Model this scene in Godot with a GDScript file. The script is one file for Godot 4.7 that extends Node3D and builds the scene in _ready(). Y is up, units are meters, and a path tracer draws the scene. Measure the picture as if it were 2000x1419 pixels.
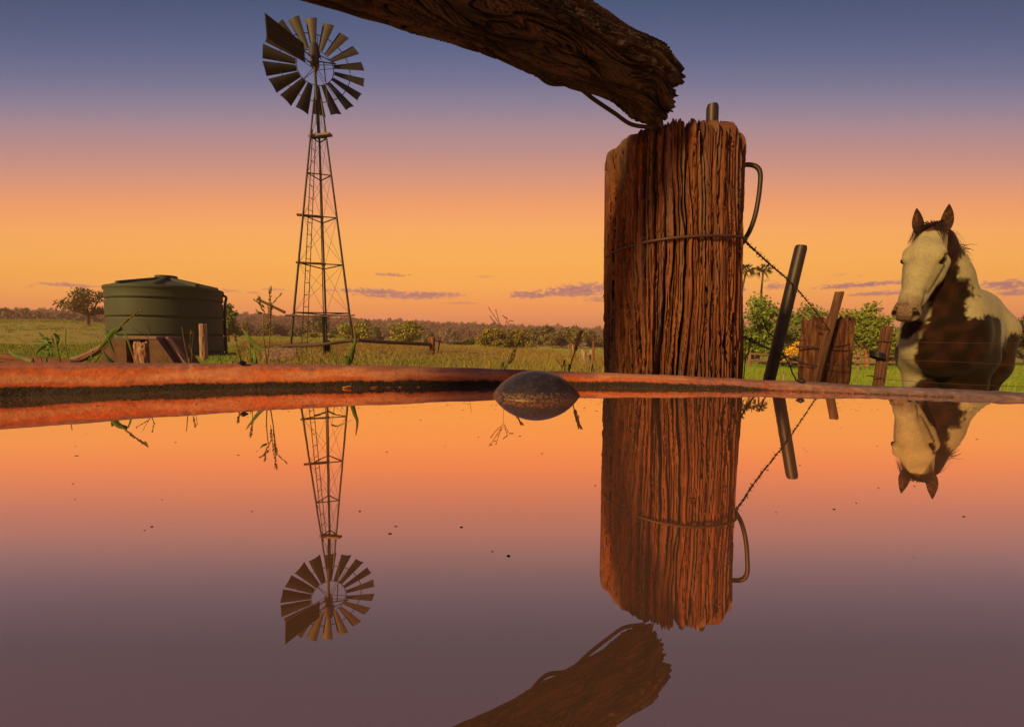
extends Node3D

const WATER := 0.55
const CAM := Vector3(0, 0.656, 0)
var M := {}
var rng := RandomNumberGenerator.new()
var nz := FastNoiseLite.new()
var names := {}

func _ready():
	rng.seed = 71
	nz.seed = 5
	nz.frequency = 1.0
	nz.noise_type = FastNoiseLite.TYPE_SIMPLEX_SMOOTH
	nz.fractal_type = FastNoiseLite.FRACTAL_NONE
	camera_and_light()
	make_materials()
	ground_and_hills()
	water_and_trough()
	strainer_and_rail()
	water_tank()
	windmill()
	rubble()
	right_fence()
	horse()
	paddock_fence()
	trees()
	paddock_grass()
	near_plants()
	floating_things()

func camera_and_light():
	var cam := Camera3D.new()
	cam.name = "camera"
	cam.position = CAM
	cam.rotation_degrees = Vector3(-3.4, 0, 0)
	cam.fov = 79.7
	cam.near = 0.02
	cam.far = 4000.0
	add_child(cam)
	cam.current = true
	var env := Environment.new()
	env.background_mode = Environment.BG_SKY
	env.tonemap_mode = Environment.TONE_MAPPER_LINEAR
	env.tonemap_exposure = 1.03
	env.sdfgi_enabled = true
	env.ssao_enabled = true
	env.ssil_enabled = true
	env.fog_enabled = true
	env.fog_density = 0.0010
	env.fog_light_color = Color(0.95, 0.78, 0.74)
	var sky := Sky.new()
	var pm := PanoramaSkyMaterial.new()
	pm.panorama = sky_picture()
	pm.filter = true
	sky.sky_material = pm
	env.sky = sky
	var we := WorldEnvironment.new()
	we.name = "world_environment"
	we.environment = env
	add_child(we)
	var sun := DirectionalLight3D.new()
	sun.name = "sun"
	var to_sun := Vector3(-0.63, 0.42, 0.66).normalized()
	sun.basis = Basis.looking_at(-to_sun, Vector3.UP)
	sun.light_color = Color(1.0, 0.80, 0.50)
	sun.light_energy = 1.6
	sun.light_angular_distance = 6.0
	sun.shadow_enabled = true
	add_child(sun)

# ---- sky: a dusk gradient with an arch of afterglow and thin bars of cloud
func sky_picture() -> Texture2D:
	var W := 4096
	var H := 2048
	var stops := [[-1, Color8(240, 152, 108)], [0.6, Color8(243, 152, 104)], [2.6, Color8(250, 154, 97)], [4, Color8(252, 159, 88)], [6.6, Color8(253, 174, 84)], [8.5, Color8(253, 176, 80)], [10.4, Color8(253, 178, 88)], [13.6, Color8(251, 174, 98)], [16.6, Color8(242, 160, 108)], [19.5, Color8(217, 151, 124)], [22.3, Color8(190, 142, 136)], [25, Color8(166, 137, 146)], [27.5, Color8(135, 127, 149)], [29.9, Color8(108, 113, 145)], [32.2, Color8(88, 102, 138)], [34.4, Color8(73, 92, 129)], [36.4, Color8(61, 84, 120)], [45, Color8(62, 75, 112)], [90, Color8(50, 60, 96)]]
	var lut := PackedColorArray()
	lut.resize(1801)
	for i in 1801:
		var e := i * 0.05
		var c: Color = stops[-1][1]
		for k in stops.size() - 1:
			if e >= stops[k][0] and e <= stops[k + 1][0]:
				var t: float = (e - stops[k][0]) / (stops[k + 1][0] - stops[k][0])
				c = stops[k][1].lerp(stops[k + 1][1], t)
				break
		lut[i] = c.srgb_to_linear() * (1.0 + 0.22 * exp(-e / 6.0))
	var img := Image.create_empty(W, H, false, Image.FORMAT_RGBF)
	img.fill(lut[10])
	# the arch: the glow stands highest straight ahead (to the west) and sinks to either side
	var mul := PackedFloat32Array()
	mul.resize(W)
	for x in W:
		var az: float = absf((x + 0.5) / W - 0.5) * 360.0
		var a := minf(az, 50.0)
		var m := 1.0 / cos(deg_to_rad(a))
		if az > 50.0:
			m += 0.25 * smoothstep(50.0, 80.0, az)
		mul[x] = m
	# columns are computed 8 wide; rows above 45 degrees are one colour each
	for y in range(0, H / 2):
		var e := 90.0 - (y + 0.5) / H * 180.0
		if e > 60.0:
			img.fill_rect(Rect2i(0, y, W, 1), lut[int(e * 20.0)])
			continue
		var te := tan(deg_to_rad(e))
		var run := 4
		for x in range(0, W / 2, run):
			var ee := rad_to_deg(atan(te * mul[x + 2]))
			var f := clampf(ee, 0.0, 89.9) * 20.0
			var i := int(f)
			var c := lut[i].lerp(lut[i + 1], f - i)
			img.fill_rect(Rect2i(x + W / 2, y, run, 1), c)
			img.fill_rect(Rect2i(W / 2 - run - x, y, run, 1), c)
	# clouds: [azimuth, elevation, half width, half height] in degrees
	var bars := CLOUDS.duplicate()
	var r := RandomNumberGenerator.new()
	r.seed = 12
	for k in 46:
		var az := r.randf_range(56.0, 304.0)
		bars.append([az if az < 180.0 else az - 360.0, r.randf_range(2.0, 7.5), r.randf_range(2.0, 6.5), r.randf_range(0.25, 0.75), r.randf_range(0.4, 0.8)])
	var cn := FastNoiseLite.new()
	cn.seed = 9
	cn.frequency = 1.0
	cn.fractal_octaves = 4
	var tint := Color8(160, 108, 124).srgb_to_linear()
	for b in bars:
		var x0 := int((b[0] - b[2] * 1.5) / 360.0 * W + W / 2.0)
		var x1 := int((b[0] + b[2] * 1.5) / 360.0 * W + W / 2.0)
		var y0 := int((90.0 - b[1] - b[3] * 2.0) / 180.0 * H)
		var y1 := int((90.0 - b[1] + b[3] * 2.0) / 180.0 * H)
		for y in range(y0, y1):
			var dy: float = (90.0 - (y + 0.5) / H * 180.0 - b[1]) / b[3]
			if dy < 0.0:
				dy *= 1.5
			for x in range(x0, x1):
				var az: float = (x + 0.5 - W / 2.0) / W * 360.0
				var dx: float = (az - b[0]) / b[2]
				var n := cn.get_noise_2d(az * 0.9, dy * 1.1 + b[0] * 3.0) * 1.1 + cn.get_noise_2d(az * 3.2, dy * 2.2 + b[0]) * 0.6
				var v := 1.0 - dx * dx - dy * dy * 0.8 + n * 1.25
				var al: float = smoothstep(-0.15, 0.75, v) * b[4]
				if al > 0.002:
					var px := posmod(x + W / 2, W)
					img.set_pixel(px, y, img.get_pixel(px, y).lerp(tint, al))
	return ImageTexture.create_from_image(img)

# ---- small helpers
func numbered(called: String) -> String:
	if not names.has(called):
		names[called] = 0
		return called
	names[called] += 1
	return "%s_%03d" % [called, names[called]]

func thing(called: String, label: String, category: String, at := Vector3.ZERO, group := "") -> Node3D:
	var o := Node3D.new()
	o.name = numbered(called)
	add_child(o)
	o.position = at
	tag(o, label, category, group)
	return o

func tag(o: Node, label: String, category: String, group := "", kind := ""):
	if label:
		o.set_meta("label", label)
	if category:
		o.set_meta("category", category)
	if group:
		o.set_meta("group", group)
	if kind:
		o.set_meta("kind", kind)

func put(called: String, mesh: Mesh, mat: Material, parent: Node, at := Vector3.ZERO) -> MeshInstance3D:
	var o := MeshInstance3D.new()
	o.mesh = mesh
	if mat:
		o.material_override = mat
	o.position = at
	if parent == self:
		o.name = numbered(called)
		add_child(o)
	else:
		o.name = called
		parent.add_child(o, true)
	return o

func mat(c: Color, rough := 0.9, metal := 0.0) -> StandardMaterial3D:
	var m := StandardMaterial3D.new()
	m.albedo_color = c.linear_to_srgb()
	m.roughness = rough
	m.metallic = metal
	return m

func vmat(rough := 0.9, metal := 0.0) -> StandardMaterial3D:
	var m := StandardMaterial3D.new()
	m.vertex_color_use_as_albedo = true
	m.roughness = rough
	m.metallic = metal
	return m

func noise_tex(freq: float, seed_: int, oct := 4, size := 512, normal := false, strength := 6.0) -> Texture2D:
	var n := FastNoiseLite.new()
	n.seed = seed_
	n.frequency = freq
	n.fractal_octaves = oct
	var img := n.get_seamless_image(size, size)
	if normal:
		img.convert(Image.FORMAT_RGBA8)
		img.bump_map_to_normal_map(strength)
	return ImageTexture.create_from_image(img)

func mottle(a: Color, b: Color, freq: float, seed_: int, size := 256) -> Texture2D:
	var n := FastNoiseLite.new()
	n.seed = seed_
	n.frequency = freq
	n.fractal_octaves = 5
	var src := n.get_seamless_image(size, size)
	var img := Image.create_empty(size, size, false, Image.FORMAT_RGB8)
	for y in size:
		for x in size:
			img.set_pixel(x, y, a.lerp(b, src.get_pixel(x, y).r).linear_to_srgb())
	return ImageTexture.create_from_image(img)

# a grid of (nu+1) x (nv+1) points; wrap closes u
func grid(nu: int, nv: int, pos: Callable, col = null, flip := false) -> ArrayMesh:
	var p := PackedVector3Array()
	var uv := PackedVector2Array()
	var cs := PackedColorArray()
	p.resize((nu + 1) * (nv + 1))
	uv.resize(p.size())
	if col != null:
		cs.resize(p.size())
	var k := 0
	for j in nv + 1:
		for i in nu + 1:
			var u := float(i) / nu
			var v := float(j) / nv
			var q: Vector3 = pos.call(u, v)
			p[k] = q
			uv[k] = Vector2(u, v)
			if col != null:
				cs[k] = col.call(u, v, q)
			k += 1
	return sheet(p, uv, cs, nu, nv, flip)

func sheet(p: PackedVector3Array, uv: PackedVector2Array, cs: PackedColorArray, nu: int, nv: int, flip := false) -> ArrayMesh:
	var w := nu + 1
	var nrm := PackedVector3Array()
	nrm.resize(p.size())
	var closed := p[0].distance_to(p[nu]) < 1e-5
	for j in nv + 1:
		for i in nu + 1:
			var i0 := i - 1 if i > 0 else (nu - 1 if closed else 0)
			var i1 := i + 1 if i < nu else (1 if closed else nu)
			var j0 := maxi(j - 1, 0)
			var j1 := mini(j + 1, nv)
			var n := (p[j * w + i1] - p[j * w + i0]).cross(p[j1 * w + i] - p[j0 * w + i])
			if n.length_squared() < 1e-20:
				n = Vector3.UP
			nrm[j * w + i] = (-n if flip else n).normalized()
	var idx := PackedInt32Array()
	idx.resize(nu * nv * 6)
	var k := 0
	for j in nv:
		for i in nu:
			var a := j * w + i
			var b := a + 1
			var c := a + w
			var d := c + 1
			var q := [a, b, c, b, d, c] if flip else [a, c, b, b, c, d]
			for t in 6:
				idx[k] = q[t]
				k += 1
	var arr := []
	arr.resize(Mesh.ARRAY_MAX)
	arr[Mesh.ARRAY_VERTEX] = p
	arr[Mesh.ARRAY_NORMAL] = nrm
	arr[Mesh.ARRAY_TEX_UV] = uv
	if cs.size():
		arr[Mesh.ARRAY_COLOR] = cs
	arr[Mesh.ARRAY_INDEX] = idx
	var m := ArrayMesh.new()
	m.add_surface_from_arrays(Mesh.PRIMITIVE_TRIANGLES, arr)
	return m

# surface of revolution about y: profile is an array of Vector2(radius, y), bottom to top on the outside
func lathe(profile: Array, sides := 48) -> ArrayMesh:
	var nv := profile.size() - 1
	return grid(sides, nv, func(u, v):
		var q: Vector2 = profile[roundi(v * nv)]
		return Vector3(cos(u * TAU) * q.x, q.y, -sin(u * TAU) * q.x))

func frames(pts: Array) -> Array:
	var out := []
	var t0: Vector3 = (pts[1] - pts[0]).normalized()
	var n := t0.cross(Vector3(0.31, 0.2, 0.93) if absf(t0.z) < 0.9 else Vector3.RIGHT).normalized()
	for i in pts.size():
		var t: Vector3 = (pts[mini(i + 1, pts.size() - 1)] - pts[maxi(i - 1, 0)]).normalized()
		n = (n - t * n.dot(t)).normalized()
		out.append([t, n, t.cross(n)])
	return out

func st_new() -> SurfaceTool:
	var st := SurfaceTool.new()
	st.begin(Mesh.PRIMITIVE_TRIANGLES)
	return st

# tube with closed ends, appended to a SurfaceTool
func tube(st: SurfaceTool, pts: Array, radii, sides := 8, col := Color.WHITE):
	var fr := frames(pts)
	var rings := []
	for i in pts.size():
		var r: float = radii if radii is float else radii[i]
		var ring := []
		for s in sides:
			var a := TAU * s / sides
			ring.append([pts[i] + (fr[i][1] * cos(a) + fr[i][2] * sin(a)) * r, fr[i][1] * cos(a) + fr[i][2] * sin(a)])
		rings.append(ring)
	st.set_color(col)
	for i in pts.size() - 1:
		for s in sides:
			var s2 := (s + 1) % sides
			var q := [rings[i][s], rings[i][s2], rings[i + 1][s], rings[i + 1][s2]]
			for t in [0, 2, 1, 1, 2, 3]:
				st.set_normal(q[t][1])
				st.add_vertex(q[t][0])
	for e in [0, pts.size() - 1]:
		var n: Vector3 = fr[e][0] * (-1.0 if e == 0 else 1.0)
		for s in sides:
			var s2 := (s + 1) % sides
			st.set_normal(n)
			st.add_vertex(pts[e])
			st.set_normal(n)
			st.add_vertex(rings[e][s if e == 0 else s2][0])
			st.set_normal(n)
			st.add_vertex(rings[e][s2 if e == 0 else s][0])

func tube_mesh(pts: Array, radii, sides := 8, col := Color.WHITE) -> ArrayMesh:
	var st := st_new()
	tube(st, pts, radii, sides, col)
	return st.commit()

func smooth_path(pts: Array, per := 6) -> Array:
	var c := Curve3D.new()
	for i in pts.size():
		var t: Vector3 = (pts[mini(i + 1, pts.size() - 1)] - pts[maxi(i - 1, 0)]) / 6.0
		c.add_point(pts[i], -t, t)
	var out := []
	for i in pts.size() - 1:
		for k in per:
			out.append(c.sample(i, float(k) / per))
	out.append(pts[-1])
	return out

# box with chamfered edges, appended; basis b gives the directions
func box(st: SurfaceTool, centre: Vector3, size: Vector3, b := Basis.IDENTITY, ch := 0.1, col := Color.WHITE):
	var h := size / 2.0
	var c := minf(minf(h.x, h.y), h.z) * ch * 2.0
	st.set_color(col)
	var pts := []
	for sx in [-1, 1]:
		for sy in [-1, 1]:
			for sz in [-1, 1]:
				var s := Vector3(sx, sy, sz)
				pts.append([s, Vector3(h.x, h.y - c, h.z - c) * s, Vector3(h.x - c, h.y, h.z - c) * s, Vector3(h.x - c, h.y - c, h.z) * s])
	var f := func(list: Array, n: Vector3):
		var nn := (b * n).normalized()
		var order := list.duplicate()
		var g: Vector3 = (order[1] - order[0]).cross(order[2] - order[0])
		if g.dot(n) > 0.0:
			order.reverse()
		for k in range(1, order.size() - 1):
			for q in [order[0], order[k], order[k + 1]]:
				st.set_normal(nn)
				st.add_vertex(centre + b * q)
	var at := func(sx, sy, sz): return pts[(4 if sx > 0 else 0) + (2 if sy > 0 else 0) + (1 if sz > 0 else 0)]
	for s in [-1, 1]:
		f.call([at.call(s, -1, -1)[1], at.call(s, 1, -1)[1], at.call(s, 1, 1)[1], at.call(s, -1, 1)[1]], Vector3(s, 0, 0))
		f.call([at.call(-1, s, -1)[2], at.call(1, s, -1)[2], at.call(1, s, 1)[2], at.call(-1, s, 1)[2]], Vector3(0, s, 0))
		f.call([at.call(-1, -1, s)[3], at.call(1, -1, s)[3], at.call(1, 1, s)[3], at.call(-1, 1, s)[3]], Vector3(0, 0, s))
		for t in [-1, 1]:
			f.call([at.call(s, t, -1)[1], at.call(s, t, 1)[1], at.call(s, t, 1)[2], at.call(s, t, -1)[2]], Vector3(s, t, 0))
			f.call([at.call(s, -1, t)[1], at.call(s, 1, t)[1], at.call(s, 1, t)[3], at.call(s, -1, t)[3]], Vector3(s, 0, t))
			f.call([at.call(-1, s, t)[2], at.call(1, s, t)[2], at.call(1, s, t)[3], at.call(-1, s, t)[3]], Vector3(0, s, t))
			for q in [-1, 1]:
				f.call([at.call(s, t, q)[1], at.call(s, t, q)[2], at.call(s, t, q)[3]], Vector3(s, t, q))

func box_mesh(size: Vector3, ch := 0.1) -> ArrayMesh:
	var st := st_new()
	box(st, Vector3.ZERO, size, Basis.IDENTITY, ch)
	return st.commit()

# a flat tapering blade along a path, bent into a shallow channel
func blade(st: SurfaceTool, pts: Array, width: float, side: Vector3, col: Color, tip_col := Color(0, 0, 0, 0), grow := 0.25):
	var prev := []
	for i in pts.size():
		var t := float(i) / (pts.size() - 1)
		var w := width * clampf(minf(t / grow * 0.55 + 0.45, 1.0), 0.0, 1.0) * pow(1.0 - t, 0.6) * 0.5 if grow > 0.0 else width * 0.5 * (1.0 - t * 0.9)
		var d: Vector3 = (pts[mini(i + 1, pts.size() - 1)] - pts[maxi(i - 1, 0)]).normalized()
		var s := (side - d * side.dot(d)).normalized()
		var n := d.cross(s).normalized()
		var c := col if tip_col.a == 0.0 else col.lerp(tip_col, smoothstep(0.75, 1.0, t))
		var row := [[pts[i] - s * w + n * w * 0.3, (n + s * 0.5).normalized(), c], [pts[i], n, c], [pts[i] + s * w + n * w * 0.3, (n - s * 0.5).normalized(), c]]
		if prev:
			for k in 2:
				for q in [prev[k], prev[k + 1], row[k], prev[k + 1], row[k + 1], row[k]]:
					st.set_color(q[2])
					st.set_normal(q[1])
					st.add_vertex(q[0])
		prev = row

func vary(c: Color, amount: float) -> Color:
	var f := 1.0 + rng.randf_range(-amount, amount)
	return Color(c.r * f * (1.0 + rng.randf_range(-amount, amount) * 0.3), c.g * f, c.b * f * (1.0 + rng.randf_range(-amount, amount) * 0.3))

func make_materials():
	var grain := noise_tex(0.02, 3, 4, 512, true, 8.0)
	M.wood = vmat(0.85)
	M.wood.normal_enabled = true
	M.wood.normal_texture = grain
	M.wood.normal_scale = 0.8
	M.wood.uv1_scale = Vector3(14, 2, 1)
	M.bark = vmat(0.92)
	M.rusty = vmat(0.8)
	M.concrete = vmat(0.85)
	M.concrete.uv1_triplanar = true
	M.concrete.uv1_scale = Vector3(9, 9, 9)
	M.concrete.normal_enabled = true
	M.concrete.normal_texture = noise_tex(0.03, 8, 5, 512, true, 5.0)
	M.concrete.normal_scale = 0.7
	M.wire = mat(Color(0.07, 0.042, 0.032), 0.65, 0.4)
	M.steel = mat(Color(0.038, 0.027, 0.023), 0.5, 0.3)
	M.steel.albedo_texture = mottle(Color(0.7, 0.55, 0.5), Color(1.3, 1.2, 1.2).clamp(), 0.02, 4)
	M.steel.uv1_triplanar = true
	M.steel.uv1_scale = Vector3(3, 3, 3)
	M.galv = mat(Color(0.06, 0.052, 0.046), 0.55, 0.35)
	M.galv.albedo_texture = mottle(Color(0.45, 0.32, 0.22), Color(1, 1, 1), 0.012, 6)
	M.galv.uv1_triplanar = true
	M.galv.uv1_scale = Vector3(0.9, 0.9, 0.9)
	M.iron = mat(Color(0.04, 0.032, 0.03), 0.6, 0.3)
	M.oldwood = vmat(0.92)
	M.leaf = vmat(0.7)
	M.leaf.backlight = Color(0.5, 0.5, 0.5)
	M.grass = vmat(0.75)
	M.grass.backlight = Color(0.6, 0.6, 0.6)
	M.trunk = vmat(0.9)
	M.black = mat(Color(0.012, 0.012, 0.013), 0.45)

const CLOUDS := [[-45.25, 4.78, 1.92, 0.19, 0.75], [-47.63, 4.49, 0.21, 0.13, 0.4], [-38.02, 4.93, 0.5, 0.16, 0.35], [-32.69, 5.1, 0.95, 0.17, 0.5], [-30.52, 4.99, 0.69, 0.17, 0.4], [-28.22, 5.45, 1.56, 0.17, 0.4], [-15.3, 7.79, 2.36, 0.22, 0.65], [-18.1, 5.69, 3.92, 0.37, 0.8], [-13.78, 5.24, 5.67, 0.51, 0.75], [-9.93, 5.51, 3.89, 0.32, 0.7], [-6.67, 4.44, 2.31, 0.2, 0.4], [-22.79, 5.7, 1.02, 0.18, 0.4], [-3.67, 7.86, 1.33, 0.19, 0.3], [2.01, 5.46, 2.67, 0.53, 0.8], [7.32, 5.74, 4.6, 0.72, 0.8], [9.93, 6.35, 3.89, 0.64, 0.75], [11.88, 4.83, 2.56, 0.39, 0.6], [27.6, 5.48, 0.63, 0.29, 0.7], [30.99, 5.64, 1.08, 0.39, 0.75], [30.23, 6.37, 0.7, 0.17, 0.5], [37.38, 5.29, 2.87, 0.29, 0.9], [40.78, 5.34, 2.3, 0.25, 0.85], [39.85, 4.35, 2.45, 0.25, 0.8], [41.95, 4.41, 0.92, 0.25, 0.7], [48.37, 4.51, 1.47, 0.44, 0.9], [48.99, 3.81, 1.15, 0.35, 0.85], [36.69, 6.54, 0.6, 0.16, 0.3], [38.38, 6.29, 0.25, 0.13, 0.3]]

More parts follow.
